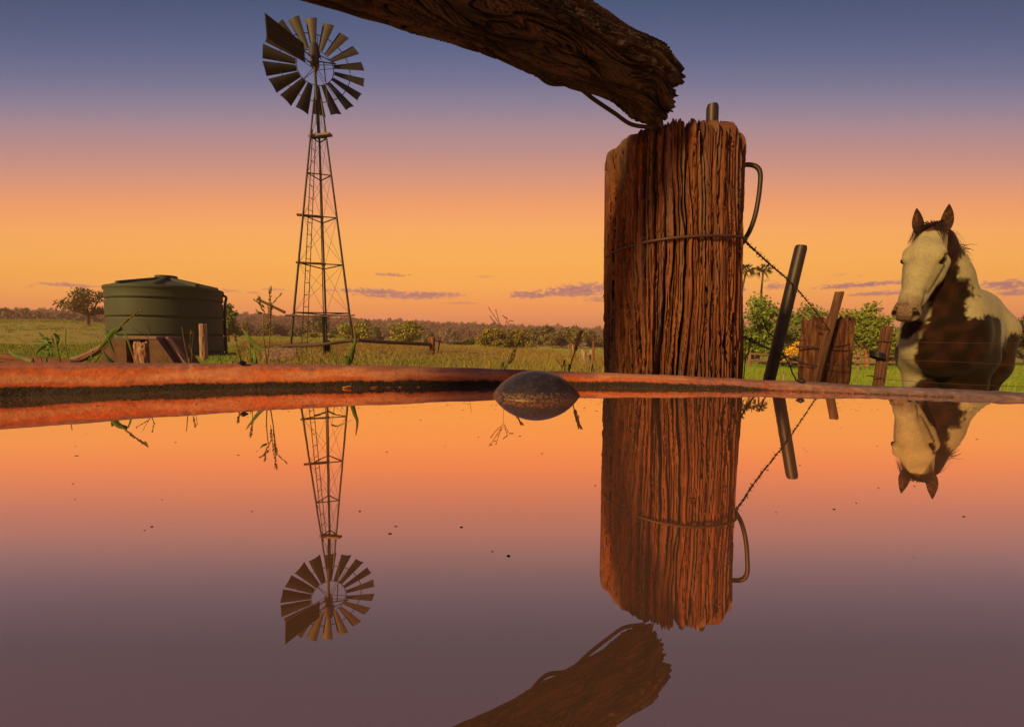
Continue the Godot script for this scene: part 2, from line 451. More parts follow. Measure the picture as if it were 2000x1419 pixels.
const PLANTS := [
	["tall leaning grass stalk with drooping blades in front of the green tank", [["stem", 0.0042, [[-1.094, 0.565, -1.12], [-1.073, 0.595, -1.12], [-1.009, 0.678, -1.12], [-0.95, 0.729, -1.12]]], ["leaf", 0.0171, [[-1.002, 0.68, -1.12], [-1.023, 0.67, -1.12], [-1.046, 0.644, -1.12], [-1.071, 0.623, -1.12]]], ["leaf", 0.0066, [[-1.002, 0.68, -1.12], [-0.99, 0.648, -1.12], [-0.974, 0.591, -1.12]]], ["leaf", 0.0092, [[-1.041, 0.674, -1.12], [-1.034, 0.649, -1.12], [-1.023, 0.605, -1.12]]], ["leaf", 0.0119, [[-1.027, 0.586, -1.12], [-1.039, 0.602, -1.12], [-1.054, 0.626, -1.12]]], ["seed", 0.0034, [[-1.009, 0.678, -1.12], [-0.977, 0.704, -1.12], [-0.954, 0.718, -1.12]]], ["seed", 0.0026, [[-0.998, 0.691, -1.12], [-0.968, 0.714, -1.12], [-0.949, 0.723, -1.12]]]]],
	["single broad dark green blade lying low at the left edge", [["stem", 0.0032, [[-1.193, 0.566, -1.08], [-1.194, 0.589, -1.08], [-1.196, 0.599, -1.08]]], ["leaf", 0.0114, [[-1.194, 0.598, -1.08], [-1.215, 0.604, -1.08], [-1.236, 0.612, -1.08], [-1.254, 0.623, -1.08]]]]],
	["leafy green weed with many small leaflets left of the tank", [["stem", 0.0034, [[-1.224, 0.563, -1.14], [-1.22, 0.594, -1.14], [-1.213, 0.628, -1.14], [-1.216, 0.652, -1.14]]], ["leaf", 0.0121, [[-1.214, 0.644, -1.14], [-1.227, 0.652, -1.14], [-1.24, 0.671, -1.14]]], ["leaf", 0.0107, [[-1.21, 0.644, -1.14], [-1.234, 0.625, -1.14], [-1.255, 0.609, -1.14]]], ["leaf", 0.008, [[-1.213, 0.639, -1.14], [-1.227, 0.644, -1.14], [-1.243, 0.647, -1.14]]], ["leaf", 0.008, [[-1.213, 0.633, -1.14], [-1.228, 0.633, -1.14], [-1.242, 0.639, -1.14]]], ["leaf", 0.008, [[-1.212, 0.628, -1.14], [-1.226, 0.623, -1.14], [-1.241, 0.631, -1.14]]], ["leaf", 0.0067, [[-1.212, 0.652, -1.14], [-1.202, 0.655, -1.14], [-1.201, 0.639, -1.14]]], ["leaf", 0.0067, [[-1.212, 0.625, -1.14], [-1.205, 0.614, -1.14], [-1.207, 0.598, -1.14]]], ["leaf", 0.008, [[-1.21, 0.639, -1.14], [-1.213, 0.614, -1.14], [-1.228, 0.596, -1.14]]], ["leaf", 0.0067, [[-1.213, 0.649, -1.14], [-1.224, 0.657, -1.14], [-1.237, 0.655, -1.14]]], ["leaf", 0.0067, [[-1.209, 0.636, -1.14], [-1.201, 0.628, -1.14], [-1.196, 0.633, -1.14]]], ["leaf", 0.0067, [[-1.215, 0.623, -1.14], [-1.224, 0.612, -1.14], [-1.232, 0.614, -1.14]]]]],
	["slender weed with two hanging leaves beside the leafy weed", [["stem", 0.0025, [[-1.207, 0.562, -1.16], [-1.209, 0.6, -1.16], [-1.21, 0.644, -1.16], [-1.216, 0.667, -1.16]]], ["leaf", 0.0096, [[-1.216, 0.667, -1.16], [-1.21, 0.652, -1.16], [-1.208, 0.636, -1.16]]], ["leaf", 0.0061, [[-1.215, 0.666, -1.16], [-1.204, 0.655, -1.16], [-1.201, 0.64, -1.16]]], ["leaf", 0.0055, [[-1.208, 0.614, -1.16], [-1.199, 0.629, -1.16], [-1.19, 0.626, -1.16]]]]],
	["thin upright grass stem left of the old timbers", [["stem", 0.0039, [[-1.109, 0.557, -1.1], [-1.117, 0.595, -1.1], [-1.123, 0.634, -1.1], [-1.128, 0.68, -1.1]]]]],
	["thin dead stem curving over the grey log", [["stem", 0.003, [[-1.235, 0.56, -1.15], [-1.253, 0.601, -1.15], [-1.282, 0.634, -1.15], [-1.313, 0.657, -1.15]]]]],
	["short pale green shoot beside the leaning stalk", [["leaf", 0.0053, [[-1.078, 0.573, -1.12], [-1.08, 0.602, -1.12], [-1.085, 0.628, -1.12]]]]],
	["fine grass stem crossing the concrete block", [["stem", 0.0024, [[-0.909, 0.568, -1.15], [-0.921, 0.592, -1.15], [-0.953, 0.638, -1.15], [-0.991, 0.692, -1.15]]], ["seed", 0.0022, [[-0.959, 0.652, -1.15], [-0.961, 0.671, -1.15], [-0.961, 0.692, -1.15]]], ["seed", 0.0022, [[-0.969, 0.661, -1.15], [-0.982, 0.671, -1.15], [-0.998, 0.682, -1.15]]]]],
	["straight dark grass stem in front of the tank's base", [["stem", 0.0039, [[-0.818, 0.564, -1.1], [-0.823, 0.595, -1.1], [-0.83, 0.644, -1.1], [-0.836, 0.684, -1.1]]]]],
	["pale seeding grass stem beside the straight dark stem", [["stem", 0.0026, [[-0.826, 0.565, -1.12], [-0.825, 0.594, -1.12], [-0.825, 0.628, -1.12], [-0.821, 0.672, -1.12]]], ["seed", 0.0032, [[-0.826, 0.602, -1.12], [-0.824, 0.635, -1.12], [-0.821, 0.67, -1.12]]]]],
	["short seeding grass stem right of the green tank", [["stem", 0.0032, [[-0.698, 0.562, -1.12], [-0.701, 0.594, -1.12], [-0.707, 0.615, -1.12], [-0.713, 0.66, -1.12]]], ["seed", 0.004, [[-0.702, 0.598, -1.12], [-0.707, 0.626, -1.12], [-0.713, 0.66, -1.12]]]]],
	["seeding grass with yellowed broad blades between tank and windmill", [["stem", 0.0034, [[-0.657, 0.564, -1.1], [-0.658, 0.595, -1.1], [-0.662, 0.642, -1.1], [-0.668, 0.693, -1.1]]], ["seed", 0.0034, [[-0.663, 0.655, -1.1], [-0.666, 0.674, -1.1], [-0.668, 0.693, -1.1]]], ["leaf", 0.0116, [[-0.628, 0.621, -1.1], [-0.647, 0.637, -1.1], [-0.664, 0.66, -1.1], [-0.68, 0.68, -1.1]]], ["leaf", 0.0104, [[-0.648, 0.587, -1.1], [-0.658, 0.616, -1.1], [-0.674, 0.641, -1.1]]], ["leaf", 0.0078, [[-0.653, 0.587, -1.1], [-0.664, 0.611, -1.1], [-0.675, 0.633, -1.1]]]]],
	["tall seeding grass with open panicle left of the windmill", [["stem", 0.0047, [[-0.623, 0.564, -1.1], [-0.625, 0.593, -1.1], [-0.626, 0.661, -1.1], [-0.628, 0.716, -1.1]]], ["leaf", 0.0078, [[-0.628, 0.716, -1.1], [-0.637, 0.72, -1.1], [-0.647, 0.729, -1.1]]], ["stem", 0.0039, [[-0.622, 0.564, -1.1], [-0.62, 0.593, -1.1], [-0.613, 0.668, -1.1], [-0.609, 0.732, -1.1], [-0.607, 0.78, -1.1]]], ["seed", 0.0039, [[-0.615, 0.665, -1.1], [-0.61, 0.719, -1.1], [-0.607, 0.778, -1.1]]], ["seed", 0.0031, [[-0.617, 0.68, -1.1], [-0.62, 0.706, -1.1], [-0.63, 0.734, -1.1], [-0.633, 0.755, -1.1]]], ["seed", 0.0031, [[-0.621, 0.729, -1.1], [-0.635, 0.742, -1.1], [-0.649, 0.75, -1.1]]], ["seed", 0.0031, [[-0.609, 0.716, -1.1], [-0.601, 0.739, -1.1], [-0.583, 0.764, -1.1]]], ["seed", 0.0031, [[-0.613, 0.68, -1.1], [-0.607, 0.713, -1.1], [-0.605, 0.732, -1.1]]]]],
	["broad bright green grass blade in front of the windmill's right leg", [["leaf", 0.0187, [[-0.399, 0.572, -1.06], [-0.396, 0.595, -1.06], [-0.386, 0.63, -1.06], [-0.382, 0.652, -1.06], [-0.385, 0.687, -1.06]]]]],
	["bent green grass stalk folded over left of the broad blade", [["leaf0", 0.005, [[-0.427, 0.57, -1.06], [-0.431, 0.595, -1.06], [-0.436, 0.625, -1.06], [-0.442, 0.657, -1.06]]], ["leaf0", 0.005, [[-0.442, 0.657, -1.06], [-0.433, 0.662, -1.06], [-0.418, 0.657, -1.06], [-0.394, 0.646, -1.06]]], ["leaf", 0.0044, [[-0.414, 0.575, -1.06], [-0.416, 0.597, -1.06], [-0.42, 0.627, -1.06]]]]],
	["thin dark grass stem standing midway between windmill and float", [["stem", 0.0023, [[-0.118, 0.561, -1.1], [-0.114, 0.582, -1.1], [-0.109, 0.603, -1.1], [-0.103, 0.634, -1.1]]]]],
	["stout green seeding grass head leaning right beside the black float", [["stem", 0.0046, [[-0.026, 0.559, -1.08], [-0.017, 0.578, -1.08], [0.0, 0.614, -1.08], [0.02, 0.655, -1.08]]], ["seed", 0.0051, [[-0.013, 0.585, -1.08], [0.004, 0.619, -1.08], [0.023, 0.659, -1.08]]], ["seed", 0.0032, [[-0.01, 0.589, -1.08], [0.0, 0.6, -1.08], [0.005, 0.61, -1.08]]]]],
	["stout green seeding grass stalk between float and timber post", [["stem", 0.0053, [[0.142, 0.553, -1.08], [0.144, 0.576, -1.08], [0.153, 0.614, -1.08], [0.17, 0.667, -1.08]]], ["seed", 0.0058, [[0.154, 0.617, -1.08], [0.161, 0.64, -1.08], [0.17, 0.667, -1.08]]]]],
	["low arching grass blade right of the black float", [["leaf", 0.0045, [[0.135, 0.564, -1.1], [0.127, 0.58, -1.1], [0.117, 0.595, -1.1], [0.11, 0.603, -1.1]]]]],
	["fine crossed grass blades at the foot of the timber post", [["leaf", 0.0039, [[0.201, 0.554, -1.1], [0.21, 0.569, -1.1], [0.233, 0.589, -1.1]]], ["leaf", 0.0032, [[0.247, 0.551, -1.1], [0.239, 0.574, -1.1], [0.225, 0.607, -1.1]]]]],
	["wispy pink seed panicle rising above the black float", [["stem", 0.0019, [[-0.022, 0.56, -1.15], [-0.022, 0.614, -1.15], [-0.024, 0.682, -1.15]]], ["seed", 0.0022, [[-0.024, 0.675, -1.15], [-0.04, 0.702, -1.15], [-0.061, 0.733, -1.15]]], ["seed", 0.0022, [[-0.024, 0.675, -1.15], [-0.046, 0.695, -1.15], [-0.057, 0.711, -1.15]]], ["seed", 0.0022, [[-0.024, 0.679, -1.15], [-0.013, 0.702, -1.15], [-0.022, 0.712, -1.15]]], ["seed", 0.0022, [[-0.024, 0.682, -1.15], [-0.034, 0.698, -1.15], [-0.042, 0.727, -1.15]]], ["seed", 0.0022, [[-0.023, 0.668, -1.15], [-0.009, 0.698, -1.15], [0.001, 0.699, -1.15]]]]],
	["pale grass stalk behind the barbed wire beside the post", [["stem", 0.0046, [[0.805, 0.548, -1.5], [0.816, 0.601, -1.5], [0.824, 0.654, -1.5], [0.833, 0.703, -1.5]]], ["leaf", 0.0071, [[0.814, 0.593, -1.5], [0.815, 0.633, -1.5], [0.82, 0.672, -1.5]]]]],
]

# ---- ground, paddock, hills
func table(t: float, tab: Array) -> float:
	if t <= tab[0][0]:
		return tab[0][1]
	for k in tab.size() - 1:
		if t <= tab[k + 1][0]:
			var f: float = (t - tab[k][0]) / (tab[k + 1][0] - tab[k][0])
			f = f * f * (3.0 - 2.0 * f)
			return lerpf(tab[k][1], tab[k + 1][1], f)
	return tab[-1][1]

func land(x: float, z: float) -> float:
	var d := clampf(-z, 0.0, 140.0)
	var t := clampf(x / maxf(-z, 4.0), -2.0, 2.0)
	var s := table(t, [[-1.3, 0.05], [-1.1, 0.045], [-0.55, 0.0064], [0.05, -0.0145], [0.8, -0.036], [1.3, -0.038]])
	var h := s * d * (smoothstep(12.0, 60.0, d) if s > 0.0 else smoothstep(1.5, 7.0, d))
	h -= 0.36 * smoothstep(1.3, 2.6, x) * smoothstep(0.2, 2.6, -z)
	h += nz.get_noise_2d(x * 0.05, z * 0.05) * 0.25 * smoothstep(10.0, 40.0, d)
	return h

const RIDGE := [[-1.6, 0.05], [-1.18, 0.054], [-0.94, 0.0525], [-0.647, 0.0475], [-0.47, 0.042], [-0.29, 0.0315], [-0.118, 0.0255], [0.06, 0.018], [0.176, 0.012], [0.47, 0.0], [1.2, -0.004]]

func hill(t: float, d: float) -> float:
	var base := land(t * 130.0, -130.0)
	var top := 0.656 + table(t, RIDGE) * 520.0 + nz.get_noise_2d(t * 9.0, 3.0) * 0.8
	var f := smoothstep(120.0, 560.0, d)
	return lerpf(base - 0.4, top, f) + nz.get_noise_2d(t * d * 0.015, d * 0.015) * 2.0 * f * (1.0 - f)

func ground_and_hills():
	var gm := vmat(0.95)
	gm.uv1_triplanar = true
	gm.uv1_world_triplanar = true
	gm.uv1_scale = Vector3(0.8, 0.8, 0.8)
	gm.albedo_texture = mottle(Color(0.55, 0.55, 0.5), Color(1, 1, 1), 0.03, 21)
	var g := grid(220, 110, func(u, v):
		var r: float = 0.05 + pow(v, 3.2) * 1500.0
		var x: float = sin(u * TAU) * r
		var z: float = cos(u * TAU) * r
		return Vector3(x, land(x, z) - 0.03, z),
		func(_u, _v, p):
			var n := nz.get_noise_2d(p.x * 0.06, p.z * 0.11) * 0.6 + nz.get_noise_2d(p.x * 0.7 + 9.0, p.z * 0.7) * 0.4
			return Color(0.34, 0.34, 0.035).lerp(Color(0.42, 0.34, 0.06), clampf(0.5 + n, 0.0, 1.0)), true)
	tag(put("ground", g, gm, self), "", "", "", "structure")
	var hm := grid(160, 40, func(u, v):
		var t: float = (u - 0.5) * 4.4
		var d: float = 132.0 + pow(v, 1.5) * 700.0
		return Vector3(t * d, hill(t, d), -d),
		func(_u, _v, p):
			return Color(0.14, 0.095, 0.055).lerp(Color(0.15, 0.13, 0.055), clampf(0.5 + nz.get_noise_2d(p.x * 0.02, p.z * 0.02), 0.0, 1.0)), false)
	tag(put("hills", hm, vmat(1.0), self), "", "", "", "structure")

# ---- trough
const TC := Vector3(-0.05, 0, 1.105)
const TR := 2.05

func rim_above(x: float) -> float:
	var a := (0.034 - 0.0297 * x - 0.0085) / 0.003
	return 0.0085 + 0.003 * (a if a > 12.0 else log(1.0 + exp(a)))

func algae_top(x: float) -> float:
	return (0.0118 - 0.0055 * x + nz.get_noise_2d(x * 6.0, 4.0) * 0.0022 + nz.get_noise_2d(x * 40.0, 8.0) * 0.0012) * (1.0 - smoothstep(0.42, 0.62, x)) - 0.004 * smoothstep(0.45, 0.6, x)

func water_and_trough():
	var wm := StandardMaterial3D.new()
	wm.albedo_color = Color(1.0, 0.79, 0.65)
	wm.roughness = 0.0
	wm.normal_enabled = true
	wm.normal_texture = noise_tex(0.012, 77, 3, 512, true, 2.0)
	wm.normal_scale = 0.012
	wm.uv1_triplanar = true
	wm.uv1_scale = Vector3(1.6, 1.6, 1.6)
	wm.metallic = 0.935
	var wp := grid(96, 6, func(u, v): return TC + Vector3(sin(u * TAU) * TR * v * 1.004, WATER, cos(u * TAU) * TR * v * 1.004), null, true)
	tag(put("water", wp, wm, self), "", "", "", "structure")
	var prof := [Vector2(-0.03, -0.45), Vector2(-0.008, -0.12), Vector2(-0.004, -0.075), Vector2(-0.001, -0.05), Vector2(0.001, -0.035), Vector2(0.004, -0.022), Vector2(0.009, -0.011), Vector2(0.016, -0.004), Vector2(0.027, -0.0005), Vector2(0.040, 0.0), Vector2(0.052, -0.004), Vector2(0.062, -0.012), Vector2(0.068, -0.026), Vector2(0.07, -0.06), Vector2(0.072, -0.3), Vector2(0.075, -0.64)]
	var cuts := [0.0, 0.3, 0.3, 1.0]
	var rows := []
	for k in prof.size() - 1:
		var n := 2 if k in [0, 13, 14] else 6
		for i in n:
			rows.append(prof[k].lerp(prof[k + 1], float(i) / n))
	rows.append(prof[-1])
	var angs := []
	for i in 1100:
		angs.append(lerpf(-0.72, 0.72, i / 1100.0))
	for i in 121:
		angs.append(lerpf(0.72, TAU - 0.72, i / 120.0))
	var nu := angs.size() - 1
	var nv := rows.size() - 1
	var put_at := func(u, v):
		var a: float = angs[roundi(u * nu)]
		var q: Vector2 = rows[roundi(v * nv)]
		var dir := Vector3(sin(a), 0, -cos(a))
		var x: float = TC.x + sin(a) * TR
		var rough := nz.get_noise_3d(x * 9.0, q.y * 30.0, a * 9.0) * 0.0016 + nz.get_noise_3d(x * 42.0, q.y * 90.0, a * 42.0) * 0.0007 * (1.0 + 1.6 * smoothstep(0.4, 0.8, x))
		var y: float = WATER + rim_above(x) + q.y + (rough * 0.7 if q.y > -0.02 else 0.0) + nz.get_noise_1d(a * 5.0) * 0.0012
		var p := TC + dir * (TR + q.x - rough)
		return Vector3(p.x, maxf(y, -0.08), p.z)
	var stain := func(_u, _v, p):
		var up: float = p.y - WATER
		var below: float = rim_above(p.x) - up
		var n1 := nz.get_noise_3d(p.x * 7.0, p.y * 60.0, p.z * 7.0)
		var n2 := nz.get_noise_3d(p.x * 26.0 + 5.0, p.y * 90.0, p.z * 26.0)
		var n3 := nz.get_noise_3d(p.x * 90.0, p.y * 120.0 + 7.0, p.z * 90.0)
		var c := Color(0.27, 0.10, 0.072)
		var orange := Color(0.46, 0.105, 0.018).lerp(Color(0.30, 0.06, 0.011), clampf(0.5 + n1 * 1.2 + n2 * 0.35, 0.0, 1.0))
		var pale := Color(0.44, 0.20, 0.10)
		var inside: float = (Vector2(p.x - TC.x, p.z - TC.z).length() - TR)
		c = c.lerp(orange, smoothstep(0.004, 0.012, below + n2 * 0.004 + n1 * 0.004))
		var lower := algae_top(p.x)
		# a pale bloom and a rust-red tide line above the weed, both ragged
		var pb := smoothstep(0.016, 0.004, absf(up - lower - 0.013 - n1 * 0.008)) * smoothstep(-0.1, 0.3, nz.get_noise_2d(p.x * 3.3 + 2.0, 1.0) - 0.25 * p.x)
		c = c.lerp(pale, pb * 0.75)
		var tide := smoothstep(0.010, 0.004, up - lower - nz.get_noise_2d(p.x * 12.0, 2.0) * 0.006)
		c = c.lerp(Color(0.34, 0.075, 0.018), tide * 0.8)
		var grey := Color(0.105, 0.072, 0.08).lerp(Color(0.17, 0.11, 0.105), clampf(0.5 + n2 + n3 * 0.5, 0.0, 1.0))
		c = c.lerp(grey, smoothstep(0.2, 0.75, p.x + n1 * 0.22 + n2 * 0.12))
		c = c * (1.0 + n3 * 0.14 + n2 * 0.07 + n1 * 0.12)
		var joint := absf(p.x + 0.62 + up * 0.55 + nz.get_noise_1d(up * 90.0) * 0.004)
		c = c.lerp(Color(0.46, 0.24, 0.14), smoothstep(0.004, 0.0015, joint) * 0.6)
		c = c.lerp(Color(0.16, 0.06, 0.035), smoothstep(0.006, 0.002, absf(nz.get_noise_3d(p.x * 5.0, p.y * 22.0, p.z * 5.0))) * 0.45)
		if n3 * 0.5 + nz.get_noise_3d(p.x * 160.0, p.y * 160.0, p.z * 160.0) > 1.0:
			c = c * 0.35
		if inside > 0.06:
			c = c.lerp(Color(0.25, 0.19, 0.15), 0.6)
		var al := smoothstep(0.0012, -0.0012, up - lower + n3 * 0.0015)
		c = c.lerp(Color(0.016, 0.012, 0.009), al)
		return c
	var t := thing("water_trough", "round concrete water trough with rusty orange rim and black weed line", "trough")
	put("concrete_wall", grid(nu, nv, put_at, stain, false), M.concrete, t)
	# weed: short fibres standing out of the dark band
	var st := st_new()
	blade(st, [Vector3.ZERO, Vector3(0, 0.0022, 0.001), Vector3(0, 0.0045, 0.0028)], 0.0007, Vector3.RIGHT, Color.WHITE)
	var mm := MultiMesh.new()
	mm.transform_format = MultiMesh.TRANSFORM_3D
	mm.use_colors = true
	mm.mesh = st.commit()
	var nn := 9000
	mm.instance_count = nn
	for i in nn:
		var a := rng.randf_range(-0.6, 0.42)
		var x := TC.x + sin(a) * TR
		var up := rng.randf_range(-0.002, 1.0) * maxf(algae_top(x), 0.0)
		var p := TC + Vector3(sin(a), 0, -cos(a)) * (TR - 0.001)
		p.y = WATER + up
		var b := Basis(Vector3.UP, -a) * Basis(Vector3.FORWARD, rng.randf_range(-1.5, 1.5)) * Basis(Vector3.UP, rng.randf_range(-2.0, 2.0))
		mm.set_instance_transform(i, Transform3D(b.scaled(Vector3.ONE * rng.randf_range(0.5, 1.25)), p))
		var k := rng.randf()
		mm.set_instance_color(i, Color(0.02, 0.015, 0.011) if k < 0.62 else (Color(0.09, 0.055, 0.025) if k < 0.9 else Color(0.26, 0.12, 0.035)))
	var wmi := MultiMeshInstance3D.new()
	wmi.name = "weed"
	wmi.multimesh = mm
	wmi.material_override = vmat(0.8)
	wmi.set_meta("kind", "stuff")
	t.add_child(wmi)

# ---- the big post and the rail on it
const PC := Vector3(0.42, 0, -1.159)
const PR := 0.166

func ridge(n: float, sharp: float) -> float:
	return smoothstep(sharp, 0.0, absf(n))

func split_depth(a: float, y: float) -> float:
	var w := nz.get_noise_2d(a * 1.2 + 3.0, y * 2.2) * 0.055 + nz.get_noise_2d(a * 6.0, y * 10.0) * 0.014
	var aa := a + w
	var cx := cos(aa)
	var cz := sin(aa)
	var big := nz.get_noise_3d(cx * 6.0, y * 0.55, cz * 6.0 + 11.0)
	var mid := nz.get_noise_3d(cx * 14.0 + 4.0, y * 0.9, cz * 14.0)
	var fine := nz.get_noise_3d(cx * 30.0, y * 2.0 + 9.0, cz * 30.0)
	var hair := nz.get_noise_3d(cx * 75.0, y * 6.0, cz * 75.0 + 5.0)
	# splits open and close along the grain
	var open := 0.35 + 0.65 * smoothstep(-0.35, 0.25, nz.get_noise_3d(cx * 5.0 + 8.0, y * 3.2, cz * 5.0))
	var d := ridge(big, 0.15) * 0.048 * open + ridge(mid, 0.19) * 0.032 * open + ridge(fine, 0.22) * 0.008
	d += hair * 0.0013 - big * 0.003 - mid * 0.003 - fine * 0.0012
	# short chips broken out across the grain
	d += smoothstep(0.52, 0.6, nz.get_noise_3d(cx * 16.0, y * 14.0, cz * 16.0 + 3.0)) * 0.004
	return d

func strainer_and_rail():
	var topf := func(a):
		var lx := cos(a)
		return 1.0
	var base := -0.35
	var nv := 330
	var cols := func(_u, _v, p):
		var a := atan2(p.z, p.x)
		var y: float = p.y
		var n := nz.get_noise_3d(cos(a) * 30.0, y * 3.0, sin(a) * 30.0)
		var m := nz.get_noise_3d(cos(a) * 5.0 + 7.0, y * 2.0, sin(a) * 5.0)
		var f := nz.get_noise_3d(cos(a) * 80.0, y * 9.0, sin(a) * 80.0)
		var c := Color(0.10, 0.029, 0.0075).lerp(Color(0.16, 0.056, 0.017), clampf(0.5 + n * 0.9, 0.0, 1.0))
		c = c.lerp(Color(0.075, 0.02, 0.008), clampf(m * 1.2, 0.0, 0.8))
		c = c.lerp(Color(0.11, 0.075, 0.058), clampf(nz.get_noise_3d(cos(a) * 9.0, y * 1.6 + 5.0, sin(a) * 9.0) * 1.4 - 0.15, 0.0, 0.6))
		return c * (1.0 + f * 0.35)
	# shoulder: the top is worn round and broken into fibre ends
	var crown := func(a):
		return 1.148 + nz.get_noise_2d(cos(a) * 6.0, sin(a) * 6.0) * 0.010 + nz.get_noise_2d(cos(a) * 22.0, sin(a) * 22.0) * 0.008
	var pos := func(u, v):
		var a: float = u * TAU
		var vs: float = v / 0.92
		if vs <= 1.0:
			var top: float = crown.call(a)
			var y: float = lerpf(base, top, vs)
			var below: float = top - y
			var r: float = PR + 0.004 * sin(y * 5.0 + a) + nz.get_noise_2d(a * 1.0, y * 1.5) * 0.004
			var w := 0.040 * (0.75 + 0.5 * nz.get_noise_2d(cos(a) * 2.0 + 5.0, sin(a) * 2.0))
			if below < w:
				var k := 1.0 - below / w
				r -= 0.036 * (1.0 - sqrt(maxf(0.0, 1.0 - k * k * 0.95)))
			var d := split_depth(a, y)
			r -= d
			return Vector3(cos(a) * r, y, -sin(a) * r)
		var k2: float = (v - 0.92) / 0.08
		var r2: float = (PR - 0.038) * (1.0 - k2) 
		var y2: float = crown.call(a) + 0.010 * k2 + (nz.get_noise_2d(cos(a) * r2 * 190.0, sin(a) * r2 * 190.0)) * 0.011 * (1.0 - k2 * 0.5) - split_depth(a, 1.1) * 0.5 * (1.0 - k2)
		return Vector3(cos(a) * r2, y2, -sin(a) * r2)
	var post := thing("strainer_post", "massive weathered timber post with deep vertical splits behind the trough rim", "post", PC)
	put("timber", grid(760, nv, pos, cols, false), M.wood, post)
	# galvanised pipe let into its top
	put("steel_peg", tube_mesh([Vector3(0.115, 1.0, -0.04), Vector3(0.115, 1.268, -0.04), Vector3(0.115, 1.275, -0.04)], [0.0155, 0.0155, 0.013], 18), M.steel, post)
	# wire turned once round the post
	var ring := []
	for i in 73:
		var a := TAU * i / 72.0
		var r := PR + 0.004 + nz.get_noise_1d(a * 2.0) * 0.001
		ring.append(Vector3(cos(a) * r, 0.887 + 0.019 * cos(a) + 0.006 * sin(a * 2.0) + 0.004 * sin(a), -sin(a) * r))
	var wr := thing("tie_wire", "rusty wire wrapped once around the massive timber post", "wire", PC)
	put("loop", tube_mesh(ring, 0.0034, 8), M.wire, wr)
	# bent iron rod on its right flank
	var rod := smooth_path([Vector3(0.56, 1.092, -1.15), Vector3(0.60, 1.093, -1.13), Vector3(0.622, 1.075, -1.12), Vector3(0.624, 1.03, -1.12), Vector3(0.616, 0.97, -1.12), Vector3(0.602, 0.925, -1.12), Vector3(0.582, 0.893, -1.12), Vector3(0.572, 0.875, -1.11)], 6)
	var ro := thing("iron_rod", "bent dark iron rod sticking out of the timber post's right side", "rod")
	put("bar", tube_mesh(rod, 0.0058, 10), M.steel, ro)
	# the second post, outside the picture on the left, that carries the rail's other end
	var q := grid(140, 80, func(u, v):
		var a: float = u * TAU
		var y: float = lerpf(-0.3, 0.845, minf(v / 0.9, 1.0))
		var r: float = 0.13 - split_depth(a + 2.0, y) * 0.8
		if v > 0.9:
			r *= 1.0 - (v - 0.9) / 0.1
		return Vector3(cos(a) * r, y + nz.get_noise_2d(cos(a) * 5.0, sin(a) * 5.0) * 0.01, -sin(a) * r), cols, false)
	var p2 := thing("rail_post", "weathered timber post under the far end of the log rail", "post", Vector3(-2.18, 0, 0.86))
	put("timber", q, M.wood, p2)
	log_rail()

